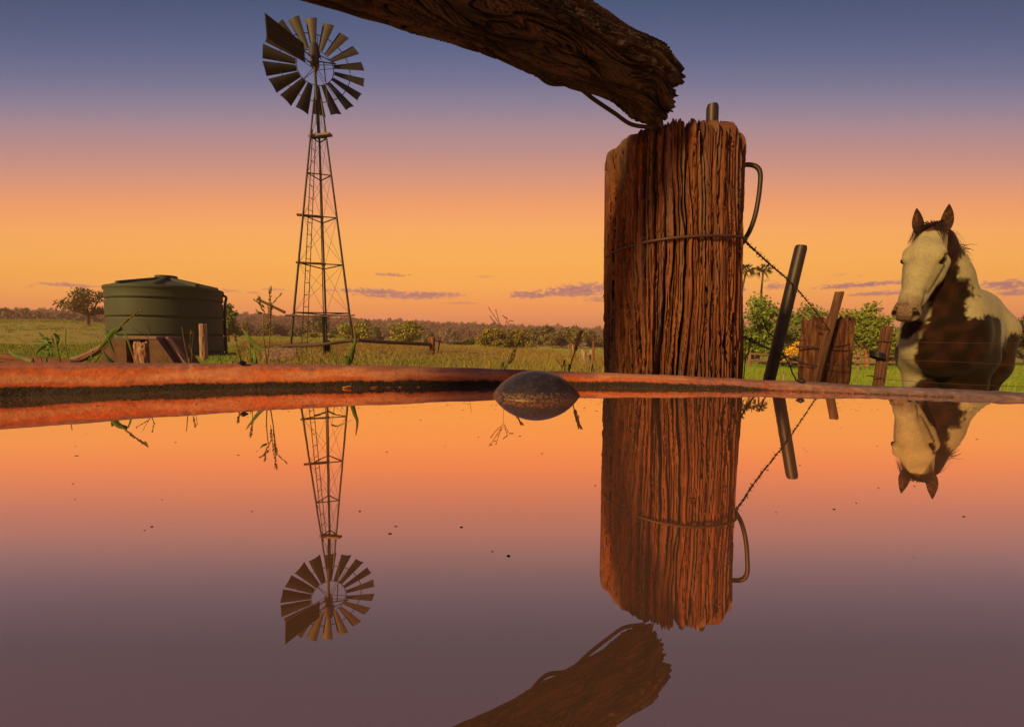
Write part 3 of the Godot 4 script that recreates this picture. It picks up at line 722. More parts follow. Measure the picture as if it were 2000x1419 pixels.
func log_rail():
	# axis from the broken end over the big post back towards the camera's left
	var e0 := Vector3(0.345, 1.2095, -1.004)
	var dir := Vector3(-0.800, -0.065, 0.590).normalized()
	var up := (Vector3.UP - dir * dir.dot(Vector3.UP)).normalized()
	var side := dir.cross(up)
	var len := 3.3
	var nv := 560
	var near := 430
	var at := func(v):
		var k: float = v * nv
		return 1.25 * k / near if k <= near else 1.25 + (len - 1.25) * (k - near) / (nv - near)
	var pos := func(u, v):
		var a: float = u * TAU
		var s: float = at.call(v)
		var ca := cos(a)
		var sa := sin(a)
		# grain runs along the log but swirls round old knots
		var wx := nz.get_noise_3d(ca * 1.6, s * 5.0, sa * 1.6) * 0.26 + nz.get_noise_3d(ca * 4.0, s * 13.0 + 4.0, sa * 4.0) * 0.09
		var b := a + wx
		var cb := cos(b)
		var sb := sin(b)
		var big := nz.get_noise_3d(cb * 4.0, s * 2.2, sb * 4.0 + 21.0)
		var mid := nz.get_noise_3d(cb * 10.0 + 3.0, s * 4.5, sb * 10.0)
		var fine := nz.get_noise_3d(cb * 26.0, s * 9.0 + 2.0, sb * 26.0)
		var r := 0.061 + 0.020 * s + nz.get_noise_3d(ca * 0.8, s * 4.0, sa * 0.8 + 31.0) * 0.007
		r -= ridge(big, 0.14) * 0.016 + ridge(mid, 0.2) * 0.010 + ridge(fine, 0.3) * 0.0035 - mid * 0.002 - big * 0.002
		# a broken sleeve: a crack runs round the log a hand's breadth from the end
		var crack := 0.085 + nz.get_noise_2d(ca * 1.5, sa * 1.5) * 0.03 + nz.get_noise_2d(ca * 7.0, sa * 7.0) * 0.006
		r -= 0.012 * smoothstep(0.006, 0.0, absf(s - crack)) * smoothstep(-0.5, 0.4, sa + 0.5)
		if s < crack:
			r -= 0.004 + (crack - s) * 0.16
		# jagged end: teeth of different length
		var jag := nz.get_noise_2d(ca * 3.0, sa * 3.0 + 9.0) * 0.020 + nz.get_noise_2d(ca * 12.0, sa * 12.0) * 0.008
		var axial := s + jag * smoothstep(0.09, 0.0, s)
		var low := smoothstep(-0.15, -0.85, sa)
		axial += low * 0.012 * smoothstep(0.12, 0.0, s)
		var end := smoothstep(0.0, 0.016, s)
		var sink := 0.0
		if s < 0.016:
			r *= lerpf(0.05, 1.0, sqrt(clampf(s / 0.016, 0.0, 1.0)))
			axial += (1.0 - end) * 0.028
		# the tongue of wood that bears on the post
		var drop := low * 0.030 * smoothstep(0.13, 0.03, s) * smoothstep(0.0, 0.012, s)
		var bend := Vector3.UP * (-0.012 * smoothstep(0.5, 1.3, s) + 0.006 * sin(s * 3.0))
		return e0 + dir * axial + up * (sa * r - drop) + side * (ca * r) + bend
	var cols := func(u, v, _p):
		var a: float = u * TAU
		var s: float = at.call(v)
		var n := nz.get_noise_3d(cos(a) * 3.0, s * 6.0, sin(a) * 3.0)
		var m := nz.get_noise_3d(cos(a) * 18.0, s * 12.0, sin(a) * 18.0)
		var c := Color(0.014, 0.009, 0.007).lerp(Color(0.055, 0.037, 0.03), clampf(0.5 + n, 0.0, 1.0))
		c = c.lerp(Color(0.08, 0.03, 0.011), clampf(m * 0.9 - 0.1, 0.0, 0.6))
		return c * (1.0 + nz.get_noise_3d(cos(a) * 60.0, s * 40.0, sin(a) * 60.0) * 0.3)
	var t := thing("log_rail", "heavy dark bark-stripped log rail with a broken end resting on the timber post", "log")
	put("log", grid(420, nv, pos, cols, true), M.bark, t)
	# tie wire under the broken end
	var w := []
	for q in [[0.42, 0.72, -0.002], [0.37, 0.72, 0.004], [0.31, 0.74, 0.007], [0.25, 0.74, 0.004], [0.19, 0.66, 0.008], [0.13, 0.55, 0.020], [0.08, 0.45, 0.022], [0.04, 0.1, 0.004]]:
		var ang := atan2(-cos(q[1]), sin(q[1]))
		var on: Vector3 = pos.call(ang / TAU, q[0] / 1.25 * near / nv)
		w.append(on + (up * sin(ang) + side * cos(ang)) * q[2])
	w = smooth_path(w, 6)
	var tw := thing("rail_wire", "thick dark wire running under the log rail to the post top", "wire")
	put("strand", tube_mesh(w, 0.0042, 8), M.steel, tw)

# ---- green tank
func water_tank():
	var t := thing("water_tank", "large dark green ribbed plastic rainwater tank with a low conical roof", "water tank", Vector3(-12.28, -0.05, -15.6))
	var R := 1.66
	var tm := mat(Color(0.046, 0.062, 0.032), 0.72)
	tm.albedo_texture = mottle(Color(0.72, 0.70, 0.66), Color(1, 1, 1), 0.008, 31)
	tm.uv1_triplanar = true
	tm.uv1_scale = Vector3(0.5, 0.5, 0.5)
	var prof := [Vector2(R - 0.03, 0.0)]
	var rings := [0.16, 0.76, 1.37, 1.97]
	var y := 0.0
	for g in rings:
		for k in [[0.0, -0.055], [-0.03, -0.03], [-0.04, 0.0], [-0.03, 0.03], [0.012, 0.05], [0.012, 0.10], [0.0, 0.13]]:
			prof.append(Vector2(R + k[0], g + k[1]))
	prof.append(Vector2(R, 2.30))
	prof.append(Vector2(R + 0.035, 2.315))
	prof.append(Vector2(R + 0.04, 2.40))
	prof.append(Vector2(R + 0.01, 2.425))
	put("wall", lathe(prof, 96), tm, t)
	put("roof", lathe([Vector2(R + 0.012, 2.42), Vector2(R - 0.12, 2.43), Vector2(0.9, 2.60), Vector2(0.22, 2.735), Vector2(0.0, 2.74)], 96), tm, t)
	for k in 8:
		var a := TAU * k / 8.0 + 0.32
		var st := st_new()
		var dirv := Vector3(cos(a), 0, sin(a))
		var p0 := dirv * 0.24 + Vector3.UP * 2.765
		var p1 := dirv * (R - 0.13) + Vector3.UP * 2.475
		var zz := (p1 - p0).normalized()
		var xx := Vector3.UP.cross(zz).normalized()
		box(st, (p0 + p1) / 2.0, Vector3(0.16, 0.12, p0.distance_to(p1)), Basis(xx, zz.cross(xx), zz), 0.25)
		put("roof_rib", st.commit(), tm, t)
	put("hatch", lathe([Vector2(0.30, 2.66), Vector2(0.30, 2.79), Vector2(0.33, 2.80), Vector2(0.33, 2.875), Vector2(0.30, 2.89), Vector2(0.0, 2.90)], 32), tm, t)
	# overflow pipe down the right side
	var a2 := deg_to_rad(-27.0)
	var o := Vector3(cos(a2), 0, -sin(a2) * -1.0)
	var pts := smooth_path([o * (R - 0.06) + Vector3.UP * 2.24, o * (R + 0.06) + Vector3.UP * 2.25, o * (R + 0.11) + Vector3.UP * 2.17, o * (R + 0.07) + Vector3.UP * 1.95, o * (R + 0.045) + Vector3.UP * 1.3, o * (R + 0.05) + Vector3.UP * 0.05], 6)
	put("overflow_pipe", tube_mesh(pts, 0.045, 12), M.black, t)

# ---- windmill
func windmill():
	var base := Vector3(-5.07, -0.05, -11.75)
	var t := thing("windmill", "tall steel farm windmill with bladed wheel and corrugated tail", "windmill", base)
	var top := 7.35
	var rc := 0.93
	var leg := func(k, y):
		var phi := deg_to_rad(11.0 + 120.0 * k)
		var r := lerpf(rc, 0.10, y / 6.9)
		return Vector3(cos(phi) * r, y, sin(phi) * r)
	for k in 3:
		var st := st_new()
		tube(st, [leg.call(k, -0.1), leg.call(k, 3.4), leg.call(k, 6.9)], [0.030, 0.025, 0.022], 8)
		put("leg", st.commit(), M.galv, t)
	# horizontal ties
	for y in [1.35, 2.62, 3.85, 4.95, 5.9]:
		for k in 3:
			put("girt", tube_mesh([leg.call(k, y), leg.call((k + 1) % 3, y)], 0.016 if y > 1.0 else 0.022, 6), M.galv, t)
	# crossed stay wires
	var ys := [0.25, 1.35, 2.62, 3.85, 4.95, 5.9, 6.7]
	for i in ys.size() - 1:
		for k in 3:
			put("stay_wire", tube_mesh([leg.call(k, ys[i]), leg.call((k + 1) % 3, ys[i + 1])], 0.0036, 4), M.wire, t)
			put("stay_wire", tube_mesh([leg.call((k + 1) % 3, ys[i]), leg.call(k, ys[i + 1])], 0.0036, 4), M.wire, t)
	# pump rod, ladder, platform
	put("pump_rod", tube_mesh([Vector3(0, 0.0, 0), Vector3(0, 1.2, 0)], 0.034, 8), M.galv, t)
	put("pump_rod", tube_mesh([Vector3(0, 1.1, 0), Vector3(0, 1.32, 0)], 0.052, 8), M.iron, t)
	put("pump_rod", tube_mesh([Vector3(0, 1.3, 0), Vector3(0, 7.2, 0)], 0.012, 8), M.iron, t)
	var lad := st_new()
	var l0: Vector3 = leg.call(1, 0.1).lerp(leg.call(2, 0.1), 0.35)
	var l1: Vector3 = leg.call(1, 6.1).lerp(leg.call(2, 6.1), 0.35)
	var across: Vector3 = (leg.call(2, 0.1) - leg.call(1, 0.1)).normalized() * 0.11
	tube(lad, [l0 - across, l1 - across * 0.6], 0.011, 5)
	tube(lad, [l0 + across, l1 + across * 0.6], 0.011, 5)
	put("ladder_rail", lad.commit(), M.galv, t)
	for i in 19:
		var q := l0.lerp(l1, (i + 0.5) / 19.0)
		put("rung", tube_mesh([q - across, q + across], 0.008, 5), M.galv, t)
	var plank := vmat(0.9)
	for a in [[5.93, -0.17, 0.62], [3.86, -0.05, 0.62], [2.63, -0.08, 0.72]]:
		var st := st_new()
		var pa: Vector3 = leg.call(1, a[0])
		var pb: Vector3 = leg.call(0, a[0]) 
		var zz := Vector3(0.9, 0, -0.35).normalized()
		if a[0] > 5.0:
			zz = Vector3(0.97, 0, 0.22).normalized()
		var xx := Vector3.UP.cross(zz)
		box(st, Vector3(0.06 if a[0] > 5.0 else -0.25, a[0] + 0.04, 0.05 if a[0] > 5.0 else 0.1), Vector3(0.16 if a[0] > 5.0 else 0.14, 0.06 if a[0] > 5.0 else 0.04, a[2]), Basis(xx, Vector3.UP, zz), 0.1, Color(0.20, 0.15, 0.12))
		put("platform_plank", st.commit(), plank, t)
	# head
	var hub := Vector3(-0.06, 7.88, 0.0)
	put("mast_pipe", tube_mesh([Vector3(0, 5.9, 0), hub - Vector3(0, 0.1, 0)], 0.036, 10), M.iron, t)
	var face := Vector3(0.36, 0.0, 0.93).normalized()
	var right := Vector3.UP.cross(face)
	var fb := Basis(right, Vector3.UP, face)
	var hs := st_new()
	box(hs, hub + face * -0.02 - Vector3(0, 0.02, 0), Vector3(0.22, 0.26, 0.34), fb, 0.3)
	put("gearbox", hs.commit(), M.iron, t)
	# tin hood over the gears: a wedge
	var hood := grid(14, 8, func(u, v):
		var a: float = (u - 0.5) * PI * 1.1
		var w: float = lerpf(0.17, 0.09, v)
		return hub + fb * Vector3(sin(a) * w, 0.06 + v * 0.42, cos(a) * w * 0.9 - 0.05 - v * 0.03), null, true)
	var hd := put("gear_hood", hood, M.galv, t)
	var wheel := Node3D.new()
	wheel.name = "wheel"
	wheel.basis = fb
	wheel.position = hub - face * 0.30
	t.add_child(wheel)
	var R := 1.23
	put("hub", tube_mesh([Vector3(0, 0, -0.10), Vector3(0, 0, 0.2)], 0.06, 12), M.iron, wheel)
	for rr in [[0.455, 0.011, 0.0], [0.87, 0.011, -0.02]]:
		var c := []
		for i in 49:
			var a := TAU * i / 48.0
			c.append(Vector3(cos(a) * rr[0], sin(a) * rr[0], rr[2]))
		put("wheel_ring", tube_mesh(c, rr[1], 5), M.iron, wheel)
	for k in 5:
		var a := TAU * k / 5.0 + 0.25
		for s in [-0.035, 0.035]:
			put("spoke", tube_mesh([Vector3(cos(a + s * 3.0) * 0.05, sin(a + s * 3.0) * 0.05, s * 3.0), Vector3(cos(a + s) * 0.87, sin(a + s) * 0.87, -0.02)], 0.008, 5), M.iron, wheel)
	var tones := []
	for k in 3:
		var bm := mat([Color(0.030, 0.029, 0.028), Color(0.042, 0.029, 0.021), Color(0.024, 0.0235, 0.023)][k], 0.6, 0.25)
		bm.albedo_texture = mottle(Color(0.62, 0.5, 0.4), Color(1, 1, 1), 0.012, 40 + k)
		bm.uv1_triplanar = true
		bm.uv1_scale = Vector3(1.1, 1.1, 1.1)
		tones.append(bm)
	# one blade, curved and pitched, then copies turned round the hub
	var bl := thick(func(u, v):
		var r: float = lerpf(0.47, R, v)
		var w: float = lerpf(0.13, 0.325, v)
		var x: float = (u - 0.5) * w
		var belly: float = (0.25 - (u - 0.5) * (u - 0.5)) * w * 0.42
		var pitch := deg_to_rad(24.0)
		return Vector3(x * cos(pitch) - belly * sin(pitch), r + (u - 0.5) * (u - 0.5) * 0.03 * v, x * sin(pitch) + belly * cos(pitch)), 8, 6, 0.004)
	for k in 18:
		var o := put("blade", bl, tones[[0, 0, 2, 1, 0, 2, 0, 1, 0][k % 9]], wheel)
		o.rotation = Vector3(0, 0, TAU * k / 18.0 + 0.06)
	# tail: a bone and a sheet of corrugated iron, swung towards the camera's left
	var tail := Vector3(-0.41, 0.0, 0.92).normalized()
	var bone := st_new()
	tube(bone, [hub + Vector3(0, 0.06, 0), hub + tail * 1.0 + Vector3(0, 0.04, 0)], 0.016, 6)
	tube(bone, [hub + Vector3(0, -0.14, 0), hub + tail * 1.0 + Vector3(0, -0.02, 0)], 0.014, 6)
	tube(bone, [hub + fb * Vector3(0, 0.0, 0), hub + right * 0.52 + Vector3(0, 0.03, 0)], 0.016, 6)
	tube(bone, [hub + fb * Vector3(0.1, 0.12, 0.1), hub + right * 0.52 + Vector3(0, 0.03, 0)], 0.013, 6)
	put("tail_bone", bone.commit(), M.iron, t)
	put("furl_rod", tube_mesh([hub + right * 0.22, hub + right * 0.30 + Vector3(0, -1.1, 0)], 0.014, 5), M.iron, t)
	var vane := thick(func(u, v):
		var s: float = lerpf(0.30, 1.36, u)
		var lo: float = lerpf(-0.20, -0.25, u)
		var hi: float = lerpf(0.24, 0.29, u)
		var h: float = lerpf(lo, hi, v)
		var ruff: float = sin(v * 10.0 * TAU) * 0.018
		return hub + tail * (s + 0.03 * v) + Vector3.UP * h + Vector3.UP.cross(tail) * ruff, 12, 80, 0.006)
	var vm := mat(Color(0.05, 0.042, 0.04), 0.7, 0.2)
	vm.albedo_texture = mottle(Color(0.55, 0.45, 0.42), Color(1, 1, 1), 0.012, 55)
	vm.uv1_triplanar = true
	var v := put("tail_vane", vane, vm, t)
	# timber rail tied across the legs, and a pole caught in them
	var rl := thing("windmill_rail", "rough timber rail lashed across the windmill's legs", "rail", base)
	put("timber", knotty([Vector3(-0.72, 0.50, 0.78), Vector3(0.1, 0.52, 0.62), Vector3(0.62, 0.60, 0.42), Vector3(1.05, 0.64, 0.25)], [0.04, 0.04, 0.045, 0.05], 3, Color(0.13, 0.08, 0.055)), M.oldwood, rl)
	var lp := thing("propped_pole", "thin slanting pole caught in the windmill's lower legs", "pole", base)
	put("timber", knotty([Vector3(-1.22, 1.66, 0.95), Vector3(-0.62, 1.33, 0.78)], [0.03, 0.034], 5, Color(0.15, 0.09, 0.06)), M.oldwood, lp)
	var lp2 := thing("cross_pole", "thin level pole lying across the windmill's legs", "pole", base)
	put("timber", knotty([Vector3(-0.62, 1.27, 0.80), Vector3(0.1, 1.25, 0.6), Vector3(0.95, 1.29, 0.28)], [0.022, 0.02, 0.018], 6, Color(0.2, 0.12, 0.08)), M.oldwood, lp2)
	for a in [[Vector3(-0.3, 0, -0.85), 0.62, 0.10, "squat black timber stub under the windmill's rear leg"], [Vector3(0.02, 0, -0.1), 0.50, 0.085, "squat black timber stub under the windmill's pump rod"]]:
		var s2 := thing("footing_stub", a[3], "post", base + a[0], "timber stubs under the windmill")
		put("timber", knotty([Vector3(0, -0.15, 0), Vector3(0.0, a[1], 0)], [a[2], a[2]], 7, Color(0.035, 0.03, 0.028)), M.oldwood, s2)

# a sheet with thickness from a (u, v) surface
func thick(f: Callable, nu: int, nv: int, th: float) -> ArrayMesh:
	var st := st_new()
	var e := 0.01
	var p := []
	for j in nv + 1:
		for i in nu + 1:
			var u := float(i) / nu
			var v := float(j) / nv
			var q: Vector3 = f.call(u, v)
			var du: Vector3 = f.call(u + e, v) - f.call(u - e, v)
			var dv: Vector3 = f.call(u, v + e) - f.call(u, v - e)
			var n := du.cross(dv).normalized()
			p.append([q + n * th / 2.0, n, q - n * th / 2.0])
	var w := nu + 1
	for j in nv:
		for i in nu:
			var a := j * w + i
			for q in [a, a + w, a + 1, a + 1, a + w, a + w + 1]:
				st.set_normal(p[q][1])
				st.add_vertex(p[q][0])
			for q in [a, a + 1, a + w, a + 1, a + w + 1, a + w]:
				st.set_normal(-p[q][1])
				st.add_vertex(p[q][2])
	var edge := []
	for i in nu + 1:
		edge.append(i)
	for j in range(1, nv + 1):
		edge.append(j * w + nu)
	for i in range(nu - 1, -1, -1):
		edge.append(nv * w + i)
	for j in range(nv - 1, -1, -1):
		edge.append(j * w)
	for k in edge.size() - 1:
		var a = p[edge[k]]
		var b = p[edge[k + 1]]
		var n: Vector3 = (b[0] - a[0]).cross(a[1]).normalized()
		for q in [a[0], b[0], b[2], a[0], b[2], a[2]]:
			st.set_normal(n)
			st.add_vertex(q)
	return st.commit()

# rough round timber along a path with grain, checks and uneven ends
func knotty(pts: Array, radii: Array, seed_: int, col := Color(0.26, 0.15, 0.095), flat := 1.0, lift := 0.25) -> ArrayMesh:
	var path := smooth_path(pts, 8) if pts.size() > 2 else [pts[0], pts[0].lerp(pts[1], 0.25), pts[0].lerp(pts[1], 0.5), pts[0].lerp(pts[1], 0.75), pts[1]]
	var fr := frames(path)
	var n := path.size() - 1
	var nv := 44
	var nu := 40
	var o := seed_ * 3.7
	return grid(nu, nv, func(u, v):
		var vv: float = clampf((v - 0.04) / 0.92, 0.0, 1.0)
		var f: float = vv * n
		var i := mini(int(f), n - 1)
		var k := f - i
		var c: Vector3 = path[i].lerp(path[i + 1], k)
		var rr: float = lerpf(radii[0], radii[-1], vv)
		if radii.size() > 2:
			var g: float = vv * (radii.size() - 1)
			var gi := mini(int(g), radii.size() - 2)
			rr = lerpf(radii[gi], radii[gi + 1], g - gi)
		var a: float = u * TAU
		var d := nz.get_noise_3d(cos(a) * 2.2 + o, vv * 2.0, sin(a) * 2.2)
		var e := nz.get_noise_3d(cos(a) * 6.0 + o, vv * 3.0, sin(a) * 6.0)
		rr *= 1.0 + d * 0.14 - ridge(e, 0.18) * 0.16
		var jag := 0.0
		if v < 0.04 or v > 0.96:
			rr *= 0.02
		jag = nz.get_noise_2d(cos(a) * 2.0 + o, sin(a) * 2.0) * rr * lift * smoothstep(0.8, 1.0, absf(vv - 0.5) * 2.0)
		return c + (fr[i][1] * cos(a) + fr[i][2] * sin(a) * flat) * rr + fr[i][0] * jag,
		func(u, v, _p):
			var a: float = u * TAU
			var e := nz.get_noise_3d(cos(a) * 7.0 + o, v * 3.0, sin(a) * 7.0)
			return (col * (1.0 + e * 0.5)).lerp(Color(0.28, 0.24, 0.2) * col.get_luminance() * 4.0, clampf(e * 0.5 + 0.15, 0.0, 0.5)), false)

# ---- plants
func seeds(st: SurfaceTool, pts: Array, w: float, col: Color):
	var path := smooth_path(pts, 7)
	tube(st, path, w * 0.16, 4, col)
	for i in range(2, path.size()):
		for k in 2:
			var o := Vector3(rng.randf_range(-1, 1), rng.randf_range(-0.4, 1.0), rng.randf_range(-1, 1)).normalized()
			var c: Vector3 = path[i] + o * w * 0.35
			var d: Vector3 = (path[i] - path[i - 1]).normalized() + o * 0.4
			tube(st, [c, c + d.normalized() * w * 0.8, c + d.normalized() * w * 1.9], [w * 0.16, w * 0.38, w * 0.06], 5, vary(col, 0.3))

func near_plants():
	for p in PLANTS:
		var anchor: Array = p[1][0][2][0]
		var base := Vector3(anchor[0] * 1.02, 0.0, anchor[2] - 0.06)
		var t := thing("grass_plant", p[0], "grass", base, "grasses growing behind the trough rim")
		var first := true
		var gold: bool = p[0].contains("panicle") or p[0].contains("dead") or p[0].contains("dark")
		var green := vary(Color(0.09, 0.17, 0.018), 0.22)
		var straw := vary(Color(0.15, 0.10, 0.03), 0.2)
		for q in p[1]:
			var pts := []
			for a in q[2]:
				pts.append(Vector3(a[0], a[1], a[2] + rng.randf_range(-0.006, 0.006)) - base)
			if first:
				pts.push_front(Vector3(pts[0].x * 0.3, 0.12, pts[0].z * 0.3))
				pts.push_front(Vector3(0, -0.03, 0))
			first = false
			var st := st_new()
			var path := smooth_path(pts, 6)
			var view := Vector3(0.25, 0.1, 0.96)
			var dv: Vector3 = (pts[-1] - pts[0]).normalized()
			var side: Vector3 = dv.cross(view).normalized() * 0.9 + view * rng.randf_range(-0.5, 0.5)
			match q[0]:
				"stem":
					var rr := []
					for i in path.size():
						rr.append(q[1] * 0.5 * lerpf(1.0, 0.45, float(i) / (path.size() - 1)))
					tube(st, path, rr, 7, straw if gold else vary(Color(0.10, 0.13, 0.02), 0.2))
				"leaf":
					blade(st, path, q[1], side, vary(green, 0.15), Color(0.3, 0.2, 0.04), 0.3)
				"leaf0":
					blade(st, path, q[1], side, vary(green, 0.15), Color(0, 0, 0, 0), 0.0)
				"seed":
					seeds(st, pts, q[1], vary(Color(0.17, 0.13, 0.025) if not p[0].contains("pink") else Color(0.2, 0.09, 0.05), 0.15))
			put({"stem": "stem", "leaf": "leaf", "leaf0": "leaf", "seed": "seed_head"}[q[0]], st.commit(), M.grass, t)

func tuft(n: int, h: float, spread: float, w: float, heads: bool, seed_: int, cols: Array) -> ArrayMesh:
	var r := RandomNumberGenerator.new()
	r.seed = seed_
	var st := st_new()
	for i in n:
		var a := r.randf() * TAU
		var b := Vector3(cos(a), 0, sin(a)) * r.randf() * spread * 0.5
		var lean := Vector3(cos(a + r.randf_range(-0.6, 0.6)), 0, sin(a + r.randf_range(-0.6, 0.6))) * r.randf_range(0.15, 0.6) * h
		var hh := h * r.randf_range(0.55, 1.0)
		var pts := [b, b + lean * 0.2 + Vector3.UP * hh * 0.5, b + lean * 0.62 + Vector3.UP * hh * 0.86, b + lean * 1.05 + Vector3.UP * hh * r.randf_range(0.86, 1.0)]
		var c: Color = cols[r.randi() % cols.size()]
		blade(st, pts, w, Vector3(-sin(a), 0, cos(a)), c, Color(c.r * 1.25, c.g * 1.05, c.b), 0.0)
		if heads and i % 2 == 0:
			var tip: Vector3 = pts[3]
			for k in 5:
				var o := tip + Vector3(r.randf_range(-1, 1), r.randf_range(-1.5, 1.0), r.randf_range(-1, 1)) * 0.035
				blade(st, [o, o + Vector3(r.randf_range(-0.5, 0.5), 1, r.randf_range(-0.5, 0.5)) * 0.02, o + Vector3(0, 0.045, 0)], 0.011, Vector3(r.randf_range(-1, 1), 0, r.randf_range(-1, 1)), Color(0.30, 0.19, 0.075), Color(0, 0, 0, 0), 0.0)
	return st.commit()

func scatter(called: String, label: String, mesh: Mesh, n: int, place: Callable, tint: Callable):
	var mm := MultiMesh.new()
	mm.transform_format = MultiMesh.TRANSFORM_3D
	mm.use_colors = true
	mm.mesh = mesh
	mm.instance_count = n
	for i in n:
		var q: Vector4 = place.call()
		var p := Vector3(q.x, land(q.x, q.z) - 0.03, q.z)
		var b := Basis(Vector3.UP, rng.randf() * TAU).scaled(Vector3(q.w, q.w * rng.randf_range(0.75, 1.2), q.w))
		mm.set_instance_transform(i, Transform3D(b, p))
		mm.set_instance_color(i, tint.call(p))
	var o := MultiMeshInstance3D.new()
	o.name = numbered(called)
	o.multimesh = mm
	o.material_override = M.grass
	add_child(o)
	tag(o, label, "grass", "", "stuff")

func clear_of(x: float, z: float) -> bool:
	if Vector2(x - TC.x, z - TC.z).length() < TR + 0.45:
		return false
	return Vector2(x + 12.28, z + 15.6).length() > 1.9

func paddock_grass():
	var tint := func(p):
		var n := nz.get_noise_2d(p.x * 0.12, p.z * 0.12) * 0.7 + nz.get_noise_2d(p.x * 0.9, p.z * 0.9) * 0.3
		var c := Color(1.0, 0.98, 0.8).lerp(Color(0.72, 1.0, 0.7), clampf(0.45 + n, 0.0, 1.0))
		return vary(c, 0.22)
	var gold := [Color(0.46, 0.31, 0.07), Color(0.40, 0.30, 0.065), Color(0.33, 0.30, 0.05), Color(0.44, 0.27, 0.075), Color(0.25, 0.27, 0.035)]
	var mix := [Color(0.33, 0.32, 0.04), Color(0.27, 0.31, 0.03), Color(0.38, 0.31, 0.055), Color(0.21, 0.28, 0.03)]
	var lush := [Color(0.24, 0.32, 0.03), Color(0.19, 0.28, 0.025), Color(0.30, 0.32, 0.035)]
	var tall := func():
		while true:
			var t := rng.randf_range(-0.62, 0.36)
			var d := sqrt(rng.randf_range(36.0, 1000.0))
			if clear_of(t * d, -d):
				return Vector4(t * d, 0, -d, rng.randf_range(0.6, 1.1))
	scatter("tall_grass", "tall golden seeding grass of the paddock", tuft(16, 0.40, 0.4, 0.010, true, 3, gold), 4200, tall, tint)
	scatter("tall_grass", "tall golden grass mixed through the paddock", tuft(18, 0.38, 0.5, 0.011, true, 4, gold + mix), 3200, tall, tint)
	scatter("paddock_grass", "green and straw coloured grass covering the far paddock", tuft(22, 0.12, 0.9, 0.02, false, 5, mix), 9000, func():
		var t := rng.randf_range(-1.5, 0.8)
		var d := sqrt(rng.randf_range(300.0, 17000.0))
		return Vector4(t * d, 0, -d, rng.randf_range(0.8, 1.5) * (1.0 + d * 0.008)), tint)
	scatter("lush_grass", "short lush green grass on the right", tuft(20, 0.17, 0.5, 0.010, false, 6, lush), 9000, func():
		while true:
			var t := rng.randf_range(0.4, 1.6)
			var d := sqrt(rng.randf_range(6.0, 1500.0))
			if clear_of(t * d, -d):
				return Vector4(t * d, 0, -d, rng.randf_range(0.7, 1.3) * (1.0 + d * 0.01)), tint)
	scatter("lush_grass", "green grass around the old timbers and the tank", tuft(18, 0.15, 0.5, 0.011, false, 7, lush + mix), 6000, func():
		while true:
			var t := rng.randf_range(-1.5, -0.5)
			var d := sqrt(rng.randf_range(9.0, 700.0))
			if clear_of(t * d, -d):
				return Vector4(t * d, 0, -d, rng.randf_range(0.6, 1.15)), tint)

